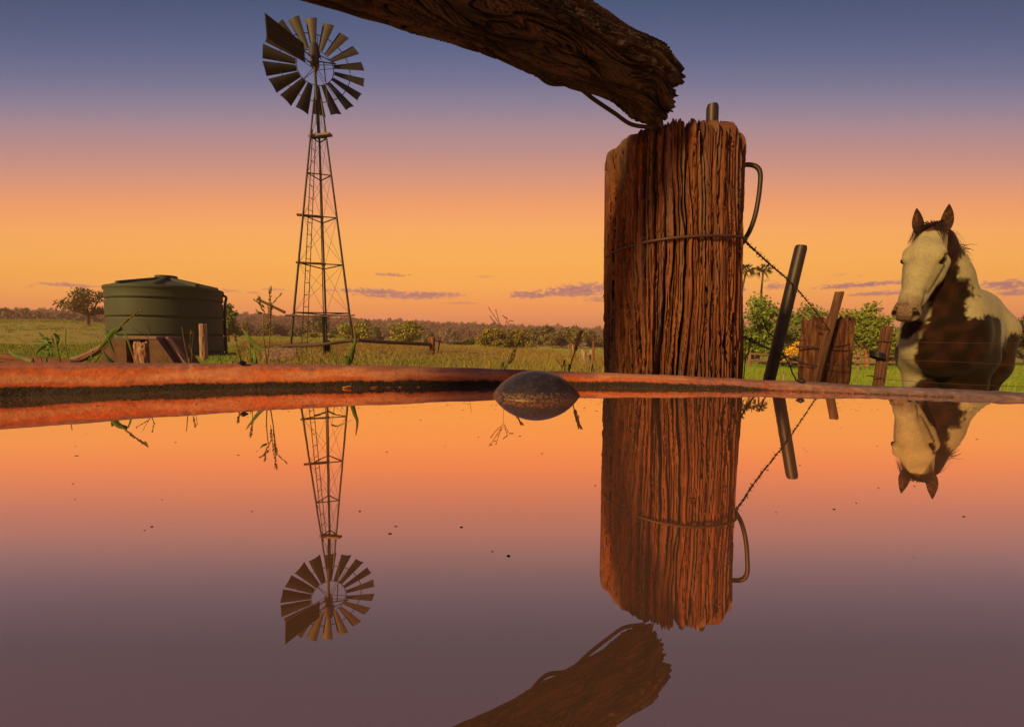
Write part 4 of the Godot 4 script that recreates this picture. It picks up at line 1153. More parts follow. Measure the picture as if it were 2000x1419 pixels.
# ---- trees
# crown: clumps of many small leaves around the ends of real limbs
func tree(called: String, label: String, category: String, at: Vector3, h: float, w: float, leaf: Color, o := {}):
	var r := RandomNumberGenerator.new()
	r.seed = hash(label)
	var t := thing(called, label, category, at, o.get("group", ""))
	var fork: float = o.get("fork", 0.3)
	var bark: Color = o.get("bark", Color(0.16, 0.10, 0.07))
	var st := st_new()
	var tr: float = o.get("trunk", h * 0.035)
	var f := Vector3(r.randf_range(-0.05, 0.05) * h, h * fork, r.randf_range(-0.05, 0.05) * h)
	tube(st, [Vector3(0, -0.3, 0), Vector3(0, h * fork * 0.4, 0) + f * 0.1, f], [tr * 1.4, tr, tr * 0.85], 7, bark)
	var ends := []
	var nl: int = o.get("limbs", 7)
	for k in nl:
		var a := TAU * k / nl + r.randf_range(-0.4, 0.4)
		var out := w * r.randf_range(0.35, 0.82)
		var rise: float = lerpf(o.get("low", 0.45), 0.88, r.randf())
		if k == 0:
			out *= 0.25
			rise = 0.9
		var e := Vector3(cos(a) * out, h * rise, sin(a) * out)
		var mid := f.lerp(e, 0.5) + Vector3(r.randf_range(-0.1, 0.1), r.randf_range(-0.08, 0.05), r.randf_range(-0.1, 0.1)) * h * 0.6
		tube(st, [f, mid, e], [tr * 0.6, tr * 0.38, tr * 0.12], 5, bark)
		ends.append(e)
		for j in o.get("twigs", 2):
			var e2 := mid.lerp(e, r.randf_range(0.2, 0.9)) + Vector3(r.randf_range(-1, 1), r.randf_range(-0.3, 0.7), r.randf_range(-1, 1)) * w * 0.35
			tube(st, [mid.lerp(e, 0.3), mid.lerp(e2, 0.6), e2], [tr * 0.3, tr * 0.2, tr * 0.06], 4, bark)
			ends.append(e2)
	put("trunk", st.commit(), M.trunk, t)
	var n: int = int(o.get("leaves", 2600) * 1.25)
	if n == 0:
		return t
	var ls: float = o.get("size", 0.17) * 1.15
	var cr: float = o.get("clump", 0.36) * w
	var lo: float = o.get("low", 0.45) * h * 0.8
	var p := PackedVector3Array()
	var nr := PackedVector3Array()
	var cs := PackedColorArray()
	for i in n:
		var c: Vector3 = ends[r.randi() % ends.size()]
		var d := Vector3(r.randfn(), r.randfn() * 0.75, r.randfn()) * 0.52 * cr
		if d.length() > cr * 1.25:
			d *= 0.7
		var q := c + d
		q.y = clampf(q.y, lo, h * 1.03)
		var nn := (Vector3(r.randfn(), r.randfn(), r.randfn()).normalized() + d.normalized() * 0.5 + Vector3.UP * 0.3).normalized()
		var s := nn.cross(Vector3(r.randfn(), r.randfn(), r.randfn())).normalized()
		var l := nn.cross(s)
		var k := ls * r.randf_range(0.6, 1.3)
		var g := r.randf_range(0.7, 1.3)
		var col := Color(leaf.r * g * r.randf_range(0.85, 1.2), leaf.g * g, leaf.b * g)
		for v in [q - l * k, q + l * k, q + s * k * 0.45, q - l * k, q - s * k * 0.45, q + l * k]:
			p.append(v)
			nr.append(nn)
			cs.append(col)
	var arr := []
	arr.resize(Mesh.ARRAY_MAX)
	arr[Mesh.ARRAY_VERTEX] = p
	arr[Mesh.ARRAY_NORMAL] = nr
	arr[Mesh.ARRAY_COLOR] = cs
	var m := ArrayMesh.new()
	m.add_surface_from_arrays(Mesh.PRIMITIVE_TRIANGLES, arr)
	put("crown", m, M.leaf, t)
	return t

# stand a tree where the picture has it: bearing as x / depth, depth, height of its top over the eye as a slope, half width as a slope
func stand(called, label, category, bear: float, d: float, top: float, half: float, leaf: Color, o := {}):
	var x := bear * d
	var g := land(x, -d)
	return tree(called, label, category, Vector3(x, g, -d), 0.656 + top * d - g, half * d, leaf, o)

func trees():
	var pale := Color(0.40, 0.30, 0.22)
	stand("gnarled_tree", "gnarled spreading tree on the paddock slope left of the tank", "tree", -0.972, 60.0, 0.108, 0.052, Color(0.16, 0.14, 0.04), {"fork": 0.24, "limbs": 9, "twigs": 4, "low": 0.42, "leaves": 2300, "size": 0.15, "clump": 0.24, "bark": Color(0.17, 0.10, 0.075), "trunk": 0.26})
	stand("leafy_tree", "bright green tree peeping out behind the tank's right side", "tree", -0.652, 42.0, 0.079, 0.026, Color(0.15, 0.21, 0.03), {"low": 0.12, "fork": 0.15, "limbs": 10, "leaves": 3000, "size": 0.13})
	var gr := "shrubs and trees along the far paddock edge"
	var dark := Color(0.10, 0.12, 0.03)
	var olive := Color(0.28, 0.28, 0.03)
	stand("gum_tree", "dark round-headed gum standing behind the windmill's pump rod", "tree", -0.442, 120.0, 0.046, 0.027, dark, {"group": gr, "leaves": 1800, "size": 0.4, "bark": pale})
	stand("bush", "low bright bush seen between the windmill's left legs", "bush", -0.461, 88.0, 0.009, 0.017, olive, {"group": gr, "low": 0.1, "fork": 0.1, "leaves": 1100, "size": 0.25})
	stand("bush", "low bright bush just right of the windmill's pump rod", "bush", -0.428, 88.0, 0.007, 0.016, olive, {"group": gr, "low": 0.1, "fork": 0.1, "leaves": 1100, "size": 0.25})
	stand("bush", "grey green bush behind the gap in the windmill's legs", "bush", -0.41, 110.0, 0.016, 0.018, Color(0.09, 0.10, 0.04), {"group": gr, "low": 0.1, "fork": 0.1, "leaves": 1100, "size": 0.28})
	stand("bush", "rounded olive bush behind the windmill's right foot", "bush", -0.357, 72.0, 0.033, 0.036, olive, {"group": gr, "low": 0.1, "fork": 0.1, "limbs": 10, "leaves": 2600, "size": 0.2})
	stand("conifer", "small dark pointed tree between the two olive bushes", "tree", -0.31, 95.0, 0.024, 0.012, dark, {"group": gr, "low": 0.1, "leaves": 1200, "size": 0.26})
	stand("bush", "largest rounded olive bush left of the paddock post", "bush", -0.238, 72.0, 0.034, 0.040, olive, {"group": gr, "low": 0.1, "fork": 0.1, "limbs": 11, "leaves": 3000, "size": 0.2})
	stand("conifer", "small dark tree right behind the paddock post", "tree", -0.19, 98.0, 0.010, 0.012, dark, {"group": gr, "low": 0.1, "leaves": 1000, "size": 0.26})
	stand("bush", "dark low bush in the dip right of the leaning picket", "bush", -0.128, 82.0, -0.012, 0.02, Color(0.06, 0.08, 0.015), {"group": gr, "low": 0.1, "fork": 0.1, "leaves": 1300, "size": 0.2})
	stand("bush", "small dark bush next to the pale gum trunks", "bush", -0.095, 84.0, -0.006, 0.016, Color(0.06, 0.08, 0.015), {"group": gr, "low": 0.1, "fork": 0.1, "leaves": 1300, "size": 0.2})
	stand("bush", "broad olive bush left above the black float", "bush", -0.04, 58.0, 0.018, 0.036, Color(0.21, 0.185, 0.022), {"group": gr, "low": 0.08, "fork": 0.1, "limbs": 11, "leaves": 3000, "size": 0.16})
	stand("bush", "broad olive bush right above the black float", "bush", 0.015, 60.0, 0.016, 0.034, Color(0.20, 0.18, 0.022), {"group": gr, "low": 0.08, "fork": 0.1, "limbs": 11, "leaves": 2800, "size": 0.16})
	for a in [[0.058, 112.0, 0.021, 0.028, "grey green tree crown left of the midfield clump"], [0.085, 105.0, 0.0235, 0.026, "tallest grey green crown of the midfield clump"], [0.115, 108.0, 0.021, 0.024, "grey green crown right of the midfield clump's tallest"], [0.14, 104.0, 0.0255, 0.022, "grey green crown with pale stem near the rusty pickets"], [0.18, 112.0, 0.014, 0.024, "grey green crown behind the rusty pickets"], [0.215, 112.0, 0.012, 0.024, "grey green crown touching the timber post's left edge"]]:
		stand("gum_tree", a[4], "tree", a[0], a[1], a[2], a[3], Color(0.14, 0.13, 0.035), {"group": gr, "leaves": 1800, "size": 0.34, "low": 0.2, "bark": pale, "limbs": 8})
	for a in [[-0.655, "first grey tree in the row right of the tank"], [-0.62, "second grey tree in the row right of the tank"], [-0.585, "third grey tree in the row right of the tank"], [-0.55, "fourth grey tree in the row right of the tank"], [-0.52, "fifth grey tree in the row right of the tank"], [-0.49, "last grey tree in the row left of the windmill"]]:
		stand("gum_tree", a[1], "tree", a[0], 128.0 + fmod(absf(a[0]) * 1000.0, 9.0), 0.023 + 0.01 * sin(a[0] * 90.0), 0.023, Color(0.11, 0.10, 0.04), {"group": gr, "leaves": 1500, "size": 0.4, "low": 0.22, "bark": pale})
	for a in [[-0.16, 78.0, 0.03, "bare pale dead tree above the leaning picket"], [-0.075, 92.0, 0.012, "pale bare gum stems between the two dark bushes"], [-0.065, 92.0, 0.014, "thin pale forked stem behind the broad olive bushes"]]:
		stand("dead_tree", a[3], "tree", a[0], a[1], a[2], 0.018, dark, {"group": "dead trees in the paddock", "leaves": 0, "bark": Color(0.42, 0.30, 0.19), "limbs": 7, "twigs": 4, "fork": 0.3, "trunk": 0.11})
	var gg := "trees behind the right fence"
	var fresh := Color(0.15, 0.23, 0.022)
	stand("leafy_tree", "dense feathery green tree just right of the timber post", "tree", 0.562, 30.0, 0.098, 0.062, fresh, {"group": gg, "low": 0.1, "fork": 0.12, "limbs": 13, "leaves": 5200, "size": 0.12, "clump": 0.34})
	stand("leafy_tree", "small green tree behind the leaning steel pipe", "tree", 0.618, 34.0, 0.05, 0.034, Color(0.17, 0.21, 0.03), {"group": gg, "low": 0.08, "fork": 0.1, "leaves": 2400, "size": 0.12})
	stand("leafy_tree", "round dark green tree above the yellow shrub", "tree", 0.668, 36.0, 0.078, 0.055, Color(0.13, 0.20, 0.02), {"group": gg, "low": 0.15, "fork": 0.15, "limbs": 12, "leaves": 4600, "size": 0.13})
	stand("leafy_tree", "thin yellow green tree with bare twigs behind the split stump", "tree", 0.745, 42.0, 0.068, 0.05, Color(0.24, 0.24, 0.035), {"group": gg, "low": 0.15, "fork": 0.15, "limbs": 10, "twigs": 4, "leaves": 3000, "size": 0.14})
	stand("leafy_tree", "leafy tree with a reddish trunk between stump and slim post", "tree", 0.818, 29.0, 0.078, 0.056, Color(0.17, 0.23, 0.022), {"group": gg, "low": 0.28, "fork": 0.25, "limbs": 12, "leaves": 5200, "size": 0.115, "bark": Color(0.34, 0.14, 0.06), "trunk": 0.13})
	stand("leafy_tree", "smaller green tree behind the slim leaning post", "tree", 0.885, 33.0, 0.022, 0.034, Color(0.19, 0.23, 0.025), {"group": gg, "low": 0.1, "fork": 0.15, "leaves": 2600, "size": 0.12})
	stand("gum_tree", "pale trunked gum between slim post and horse", "tree", 0.91, 46.0, 0.012, 0.03, Color(0.09, 0.10, 0.03), {"group": gg, "low": 0.4, "fork": 0.35, "leaves": 2000, "size": 0.16, "bark": Color(0.45, 0.30, 0.17)})
	stand("leafy_tree", "dark tree behind the horse's rump at the right edge", "tree", 1.185, 34.0, 0.055, 0.045, Color(0.075, 0.085, 0.02), {"group": gg, "low": 0.15, "fork": 0.15, "limbs": 11, "leaves": 4000, "size": 0.14})
	stand("leafy_tree", "dark tree behind the horse's shoulder", "tree", 1.03, 44.0, 0.02, 0.045, Color(0.075, 0.085, 0.02), {"group": gg, "low": 0.15, "fork": 0.15, "limbs": 11, "leaves": 3000, "size": 0.17})
	stand("flowering_shrub", "golden yellow round shrub left of the split stump", "shrub", 0.662, 27.0, -0.006, 0.030, Color(0.75, 0.48, 0.02), {"low": 0.15, "fork": 0.12, "limbs": 12, "leaves": 3400, "size": 0.06, "clump": 0.42})
	stand("shrub", "low green shrub under the golden yellow shrub", "shrub", 0.655, 26.6, -0.040, 0.024, Color(0.07, 0.11, 0.015), {"low": 0.1, "fork": 0.1, "limbs": 9, "leaves": 1600, "size": 0.08, "clump": 0.4})
	palm(Vector3(0.575 * 45.0, land(26.0, -45.0), -45.0), Vector3(0.574 * 45.0 - 0.12, 7.55, -45.0), "slim fan palm rising above the trees right of the post", 1)
	palm(Vector3(0.522 * 43.0, land(22.4, -43.0), -43.0), Vector3(0.533 * 43.0, 7.2, -43.0), "fan palm mostly hidden behind the timber post", 2)
	forest()

func palm(foot: Vector3, head: Vector3, label: String, seed_: int):
	var r := RandomNumberGenerator.new()
	r.seed = seed_
	var t := thing("fan_palm", label, "palm tree", foot, "fan palms behind the post")
	var top := head - foot
	put("trunk", tube_mesh([Vector3(-0.75, -0.2, 0), Vector3(-0.6, top.y * 0.3, 0), top * Vector3(0.4, 0.7, 0) + Vector3(-0.25, 0, 0), top], [0.13, 0.11, 0.1, 0.09], 7, Color(0.12, 0.09, 0.07)), M.trunk, t)
	for k in 26:
		var a := TAU * k / 17.0 + r.randf_range(-0.2, 0.2)
		var el := r.randf_range(-0.8, 1.25)
		var d := Vector3(cos(a) * cos(el), sin(el), sin(a) * cos(el))
		var st := st_new()
		var roll := r.randf_range(-1.3, 1.3)
		var stalk := top + d * 0.45
		tube(st, [top, stalk], 0.014, 4, Color(0.10, 0.10, 0.03))
		for i in 11:
			var b := (i - 5) / 5.0 * 1.25
			var s := d.cross(Vector3.UP).normalized().rotated(d, roll)
			var f := (d * cos(b) + s * sin(b)).normalized()
			var tip := stalk + f * 0.46 + Vector3(0, -0.14 - 0.1 * absf(b), 0)
			blade(st, [stalk, stalk.lerp(tip, 0.5) + Vector3(0, 0.05, 0), tip], 0.09, d.cross(f) if absf(b) > 0.05 else s, Color(0.075, 0.075, 0.025), Color(0, 0, 0, 0), 0.0)
		put("frond", st.commit(), M.leaf, t)

# the dry gum forest on the hills: one mass
func forest():
	for k in 2:
		var r := RandomNumberGenerator.new()
		r.seed = 90 + k
		var st := st_new()
		tube(st, [Vector3(0, -1, 0), Vector3(0.2, 3.4, 0)], [0.22, 0.14], 4, Color(0.36, 0.26, 0.2))
		tube(st, [Vector3(0.2, 3.2, 0), Vector3(1.2, 5.6, 0.4)], [0.12, 0.05], 4, Color(0.36, 0.26, 0.2))
		tube(st, [Vector3(0.2, 3.0, 0), Vector3(-1.1, 5.2, -0.4)], [0.12, 0.05], 4, Color(0.36, 0.26, 0.2))
		for i in 70:
			var c := [Vector3(1.2, 5.7, 0.4), Vector3(-1.1, 5.3, -0.4), Vector3(0.1, 6.5, 0), Vector3(0.4, 4.6, 1.0)][i % 4] as Vector3
			var q := c + Vector3(r.randfn(), r.randfn() * 0.7, r.randfn()) * 0.75
			var n := Vector3(r.randfn(), r.randfn(), r.randfn()).normalized()
			var s := n.cross(Vector3.UP).normalized() * r.randf_range(0.3, 0.6)
			var l := n.cross(s.normalized()) * r.randf_range(0.4, 0.75)
			var g := r.randf_range(0.7, 1.3)
			st.set_color(Color(0.15 * g, 0.105 * g, 0.06 * g) if k == 0 else Color(0.13 * g, 0.125 * g, 0.05 * g))
			for v in [q - l, q + l, q + s, q - l, q - s, q + l]:
				st.set_normal(n)
				st.add_vertex(v)
		var mm := MultiMesh.new()
		mm.transform_format = MultiMesh.TRANSFORM_3D
		mm.mesh = st.commit()
		var n := 17000 if k == 0 else 2000
		mm.instance_count = n
		for i in n:
			var t := rng.randf_range(-1.6, 1.5)
			var d := 150.0 + pow(rng.randf(), 0.7) * 430.0
			if k == 1:
				d = 142.0 + pow(rng.randf(), 1.6) * 300.0
			var s := rng.randf_range(0.3, 0.55) * (1.0 + 0.7 * pow(rng.randf(), 8.0)) * (1.0 + 0.35 * nz.get_noise_2d(t * 60.0, d * 0.06))
			mm.set_instance_transform(i, Transform3D(Basis(Vector3.UP, rng.randf() * TAU).scaled(Vector3(s, s * rng.randf_range(0.8, 1.2), s)), Vector3(t * d, hill(t, d) - 0.3, -d)))
		var o := MultiMeshInstance3D.new()
		o.name = numbered("hill_forest")
		o.multimesh = mm
		o.material_override = M.leaf
		add_child(o)
		tag(o, ["dry brown gum forest covering the hills", "greyer gum forest along the foot of the hills"][k], "forest", "", "stuff")

# ---- fence on the right
func barbed(path: Array, r: float, every: float) -> Array:
	var a := st_new()
	# two strands twisted together
	var fr := frames(path)
	for k in 2:
		var pts := []
		for i in path.size():
			var ph := i * 0.9 + PI * k
			pts.append(path[i] + (fr[i][1] * cos(ph) + fr[i][2] * sin(ph)) * r * 0.7)
		tube(a, pts, r, 5)
	var b := st_new()
	var run := 0.0
	for i in range(1, path.size()):
		run += path[i].distance_to(path[i - 1])
		if run > every:
			run = 0.0
			for k in 4:
				var ph := rng.randf() * TAU
				var d: Vector3 = fr[i][1] * cos(ph) + fr[i][2] * sin(ph) + fr[i][0] * rng.randf_range(-0.5, 0.5)
				tube(b, [path[i] + fr[i][0] * r * (k - 1.5) * 1.5, path[i] + d * r * 5.5], [r * 0.8, r * 0.3], 4)
			for k in 2:
				tube(b, [path[i] + fr[i][0] * r * (k * 3.0 - 2.5), path[i] + fr[i][0] * r * (k * 3.0 - 0.5)], r * 2.0, 6)
	return [a.commit(), b.commit()]

func barbed_wire(label: String, pts: Array, r: float, every: float):
	var path := smooth_path(pts, maxi(10, int(90.0 / pts.size())))
	var m := barbed(path, r, every)
	var t := thing("barbed_wire", label, "barbed wire", Vector3.ZERO, "barbed wire strands of the right fence")
	put("strand", m[0], M.wire, t)
	var o := put("barbs", m[1], M.wire, t)
	o.set_meta("kind", "stuff")

func splitwood(h0: float, h1: float, rx: float, rz: float, lean: Vector3, seed_: int, col: Color, nu := 120, nv := 70, deep := 1.0) -> ArrayMesh:
	var o := seed_ * 5.3
	return grid(nu, nv, func(u, v):
		var a: float = u * TAU
		var vs: float = minf(v / 0.9, 1.0)
		var y: float = lerpf(h0, h1, vs)
		var sq := 1.0 / pow(pow(absf(cos(a)), 3.2) + pow(absf(sin(a)), 3.2), 1.0 / 3.2)
		var w := nz.get_noise_2d(a * 1.5 + o, y * 2.5) * 0.12
		var big := nz.get_noise_3d(cos(a + w) * 3.4 + o, y * 1.2, sin(a + w) * 3.4)
		var mid := nz.get_noise_3d(cos(a + w) * 9.0 + o, y * 2.2, sin(a + w) * 9.0)
		var k := sq * (1.0 - (ridge(big, 0.15) * 0.13 + ridge(mid, 0.2) * 0.07 + mid * 0.03) * deep)
		if v > 0.9:
			k *= 1.0 - (v - 0.9) / 0.1 * 0.999
		var top := (nz.get_noise_2d(cos(a) * k * 2.5 + o, sin(a) * k * 2.5) * 0.05 + nz.get_noise_2d(cos(a) * k * 8.0 + o, sin(a) * k * 8.0) * 0.02) * smoothstep(0.75, 1.0, vs) * clampf(rx * 6.0, 0.1, 1.0)
		return Vector3(cos(a) * rx * k, y + top, -sin(a) * rz * k) + lean * (y - h0),
		func(u, v, _p):
			var a: float = u * TAU
			var n := nz.get_noise_3d(cos(a) * 10.0 + o, v * 5.0, sin(a) * 10.0)
			var m := nz.get_noise_3d(cos(a) * 4.0 + o, v * 5.0 + 3.0, sin(a) * 4.0)
			var c := col * (1.0 + n * 0.4)
			return c.lerp(Color(col.r * 0.55, col.g * 0.28, col.b * 0.25), smoothstep(0.1, 0.2, m + n * 0.3)), false)

func right_fence():
	var red := Color(0.12, 0.05, 0.022)
	var gy := func(x, z): return land(x, z) - 0.2
	var t := thing("leaning_pipe", "dark steel pipe post leaning right beside the timber post", "post", Vector3(0.94, 0, -1.78))
	put("pipe", tube_mesh([Vector3(-0.03, -0.3, 0), Vector3(0.115, 0.475, 0), Vector3(0.225, 1.013, 0), Vector3(0.2275, 1.025, 0)], [0.0225, 0.0225, 0.0225, 0.02], 24), M.steel, t)
	t = thing("split_stump", "thick split reddish fence stump bound with wire", "stump", Vector3(1.90, 0, -2.70))
	put("timber", splitwood(-0.4, 0.755, 0.118, 0.12, Vector3(0.045, 0, 0), 1, red), M.oldwood, t)
	t = thing("batten", "narrow split batten leaning in front of the thick stump", "batten", Vector3(1.62, 0, -2.52))
	put("timber", splitwood(-0.25, 0.915, 0.021, 0.018, Vector3(0.225, 0, -0.0), 2, Color(0.12, 0.06, 0.033), 60, 60, 0.8), M.oldwood, t)
	t = thing("slim_post", "slim weathered post right of the stump with a black wire coil", "post", Vector3(2.03, 0, -2.5))
	put("timber", splitwood(-0.5, 0.715, 0.024, 0.026, Vector3(0.098, 0, 0), 3, Color(0.12, 0.06, 0.032), 70, 60, 0.8), M.oldwood, t)
	t = thing("wire_coil", "coil of black wire hung round the slim post", "wire coil", Vector3(2.10, 0.553, -2.49))
	for k in 5:
		var c := []
		for i in 33:
			var a := TAU * i / 32.0
			c.append(Vector3(cos(a) * 0.033 - 0.006, (k - 2) * 0.0065 - cos(a) * 0.012, sin(a) * 0.036))
		put("turn", tube_mesh(c, 0.0042, 6), M.black, t)
	barbed_wire("upper barbed strand running from timber post to leaning pipe and stump", [Vector3(0.584, 0.906, -1.12), Vector3(0.825, 0.898, -1.42), Vector3(1.108, 0.871, -1.74), Vector3(1.429, 0.815, -2.1), Vector3(1.818, 0.703, -2.5)], 0.0017, 0.034)
	barbed_wire("lower barbed strand running from timber post past the pipe to the stump", [Vector3(0.596, 0.659, -1.13), Vector3(0.793, 0.641, -1.42), Vector3(1.048, 0.601, -1.74), Vector3(1.348, 0.555, -2.1), Vector3(1.675, 0.503, -2.45), Vector3(1.788, 0.493, -2.52)], 0.0018, 0.045)
	var wires := [["loose wire hooked over the leaning pipe", [Vector3(0.972, 0.737, -1.7), Vector3(0.982, 0.714, -1.7), Vector3(1.003, 0.678, -1.71), Vector3(1.03, 0.662, -1.72), Vector3(1.061, 0.63, -1.735), Vector3(1.065, 0.603, -1.74), Vector3(1.089, 0.586, -1.745), Vector3(1.118, 0.547, -1.75), Vector3(1.138, 0.513, -1.76), Vector3(1.169, 0.475, -1.78), Vector3(1.199, 0.377, -1.8)], 0.0026],
		["plain wire bound round the stump and batten at mid height", ring_round(Vector3(1.925, 0.61, -2.70), 0.124, 0.126, 0.01), 0.003],
		["second plain wire bound round the stump below the first", ring_round(Vector3(1.925, 0.585, -2.70), 0.125, 0.127, -0.012), 0.003],
		["third plain wire bound low round the stump and batten", ring_round(Vector3(1.91, 0.50, -2.70), 0.127, 0.19, 0.004), 0.003],
		["wire tied round the head of the batten", ring_round(Vector3(1.795, 0.715, -2.525), 0.03, 0.027, -0.015), 0.003],
		["thin wire tied near the top of the slim post", ring_round(Vector3(2.122, 0.635, -2.5), 0.03, 0.032, -0.01), 0.0022],
		["thin wire tied low on the slim post", ring_round(Vector3(2.09, 0.43, -2.5), 0.03, 0.032, -0.006), 0.0022],
		["wire strung from leaning pipe towards the stump's left side", [Vector3(1.33, 0.615, -2.05), Vector3(1.5, 0.625, -2.4), Vector3(1.75, 0.64, -2.6)], 0.0022],
		["wire strung from stump to slim post", [Vector3(2.06, 0.60, -2.62), Vector3(2.1, 0.595, -2.53)], 0.0022],
		["upper fence wire in front of the horse's chest", [Vector3(2.12, 0.635, -2.48), Vector3(2.4, 0.628, -2.36), Vector3(2.7, 0.626, -2.28), Vector3(3.3, 0.63, -2.1)], 0.0012],
		["sagging middle fence wire in front of the horse's chest", [Vector3(2.10, 0.53, -2.48), Vector3(2.3, 0.528, -2.4), Vector3(2.45, 0.522, -2.35), Vector3(2.7, 0.51, -2.28), Vector3(3.3, 0.50, -2.1)], 0.0013],
		["lowest fence wire in front of the horse's legs", [Vector3(2.09, 0.42, -2.48), Vector3(2.4, 0.405, -2.36), Vector3(2.7, 0.398, -2.28), Vector3(3.3, 0.39, -2.1)], 0.0013]]
	for a in wires:
		var tt := thing("fence_wire", a[0], "wire", Vector3.ZERO, "plain wires of the right fence")
		put("strand", tube_mesh(smooth_path(a[1], 6) if a[1].size() < 20 else a[1], a[2], 6), M.wire, tt)
	t = thing("corner_post", "timber post at the right end of the horse fence", "post", Vector3(3.33, -0.3, -2.09))
	put("timber", splitwood(-0.3, 1.1, 0.06, 0.055, Vector3(0.02, 0, 0), 6, red, 60, 50), M.oldwood, t)
	# yard rails far behind
	var yg := "posts and rails of the far yard"
	var n := 0
	for x in [14.2, 16.0, 17.7, 19.4, 21.2, 23.0, 24.8, 26.6, 28.4]:
		var z: float = -26.0 - n * 0.15
		var g := land(x, z)
		var p := thing("yard_post", ["first", "second", "third", "fourth", "fifth", "sixth", "seventh", "eighth", "ninth"][n] + " grey yard post from the left behind the right fence", "post", Vector3(x, g, z), yg)
		put("timber", knotty([Vector3(0, -0.2, 0), Vector3(0.02 * sin(x), 1.05 + 0.1 * sin(x * 3.0), 0)], [0.09, 0.08], 20 + n), M.oldwood, p)
		n += 1
	for k in 2:
		for j in 4:
			var x0 := 14.2 + j * 3.5
			var x1 := x0 + 3.6
			var y0 := land(x0, -26.2) + 0.45 + k * 0.38
			var y1 := land(x1, -26.5) + 0.45 + k * 0.38
			var p := thing("yard_rail", ["lower", "upper"][k] + " grey yard rail, " + ["first", "second", "third", "last"][j] + " length from the left", "rail", Vector3.ZERO, yg)
			put("timber", knotty([Vector3(x0, y0, -25.85 - j * 0.3), Vector3(x1, y1, -26.15 - j * 0.3)], [0.055, 0.05], 40 + j + k * 4), M.oldwood, p)
	for a in [[1532.0, 11.0, 0.45, "pale thin fence picket seen left of the stump"], [1567.0, 12.0, 0.5, "pale thin fence picket touching the stump's left edge"], [1765.0, 14.0, 0.6, "pale thin fence picket left of the horse"]]:
		var x: float = (a[0] - 1000.0) / 850.0 * a[1]
		var p := thing("thin_picket", a[3], "picket", Vector3(x, land(x, -a[1]), -a[1]), "thin pickets on the right")
		put("timber", knotty([Vector3(0, -0.2, 0), Vector3(0.01, a[2], 0)], [0.035, 0.03], 61, Color(0.34, 0.24, 0.17)), M.oldwood, p)

func ring_round(c: Vector3, rx: float, rz: float, tilt: float) -> Array:
	var out := []
	for i in 37:
		var a := TAU * i / 36.0
		var q := 1.0 / pow(pow(absf(cos(a)), 2.8) + pow(absf(sin(a)), 2.8), 1.0 / 2.8)
		out.append(c + Vector3(cos(a) * rx * q, cos(a) * tilt + 0.003 * sin(a * 3.0), sin(a) * rz * q))
	return out

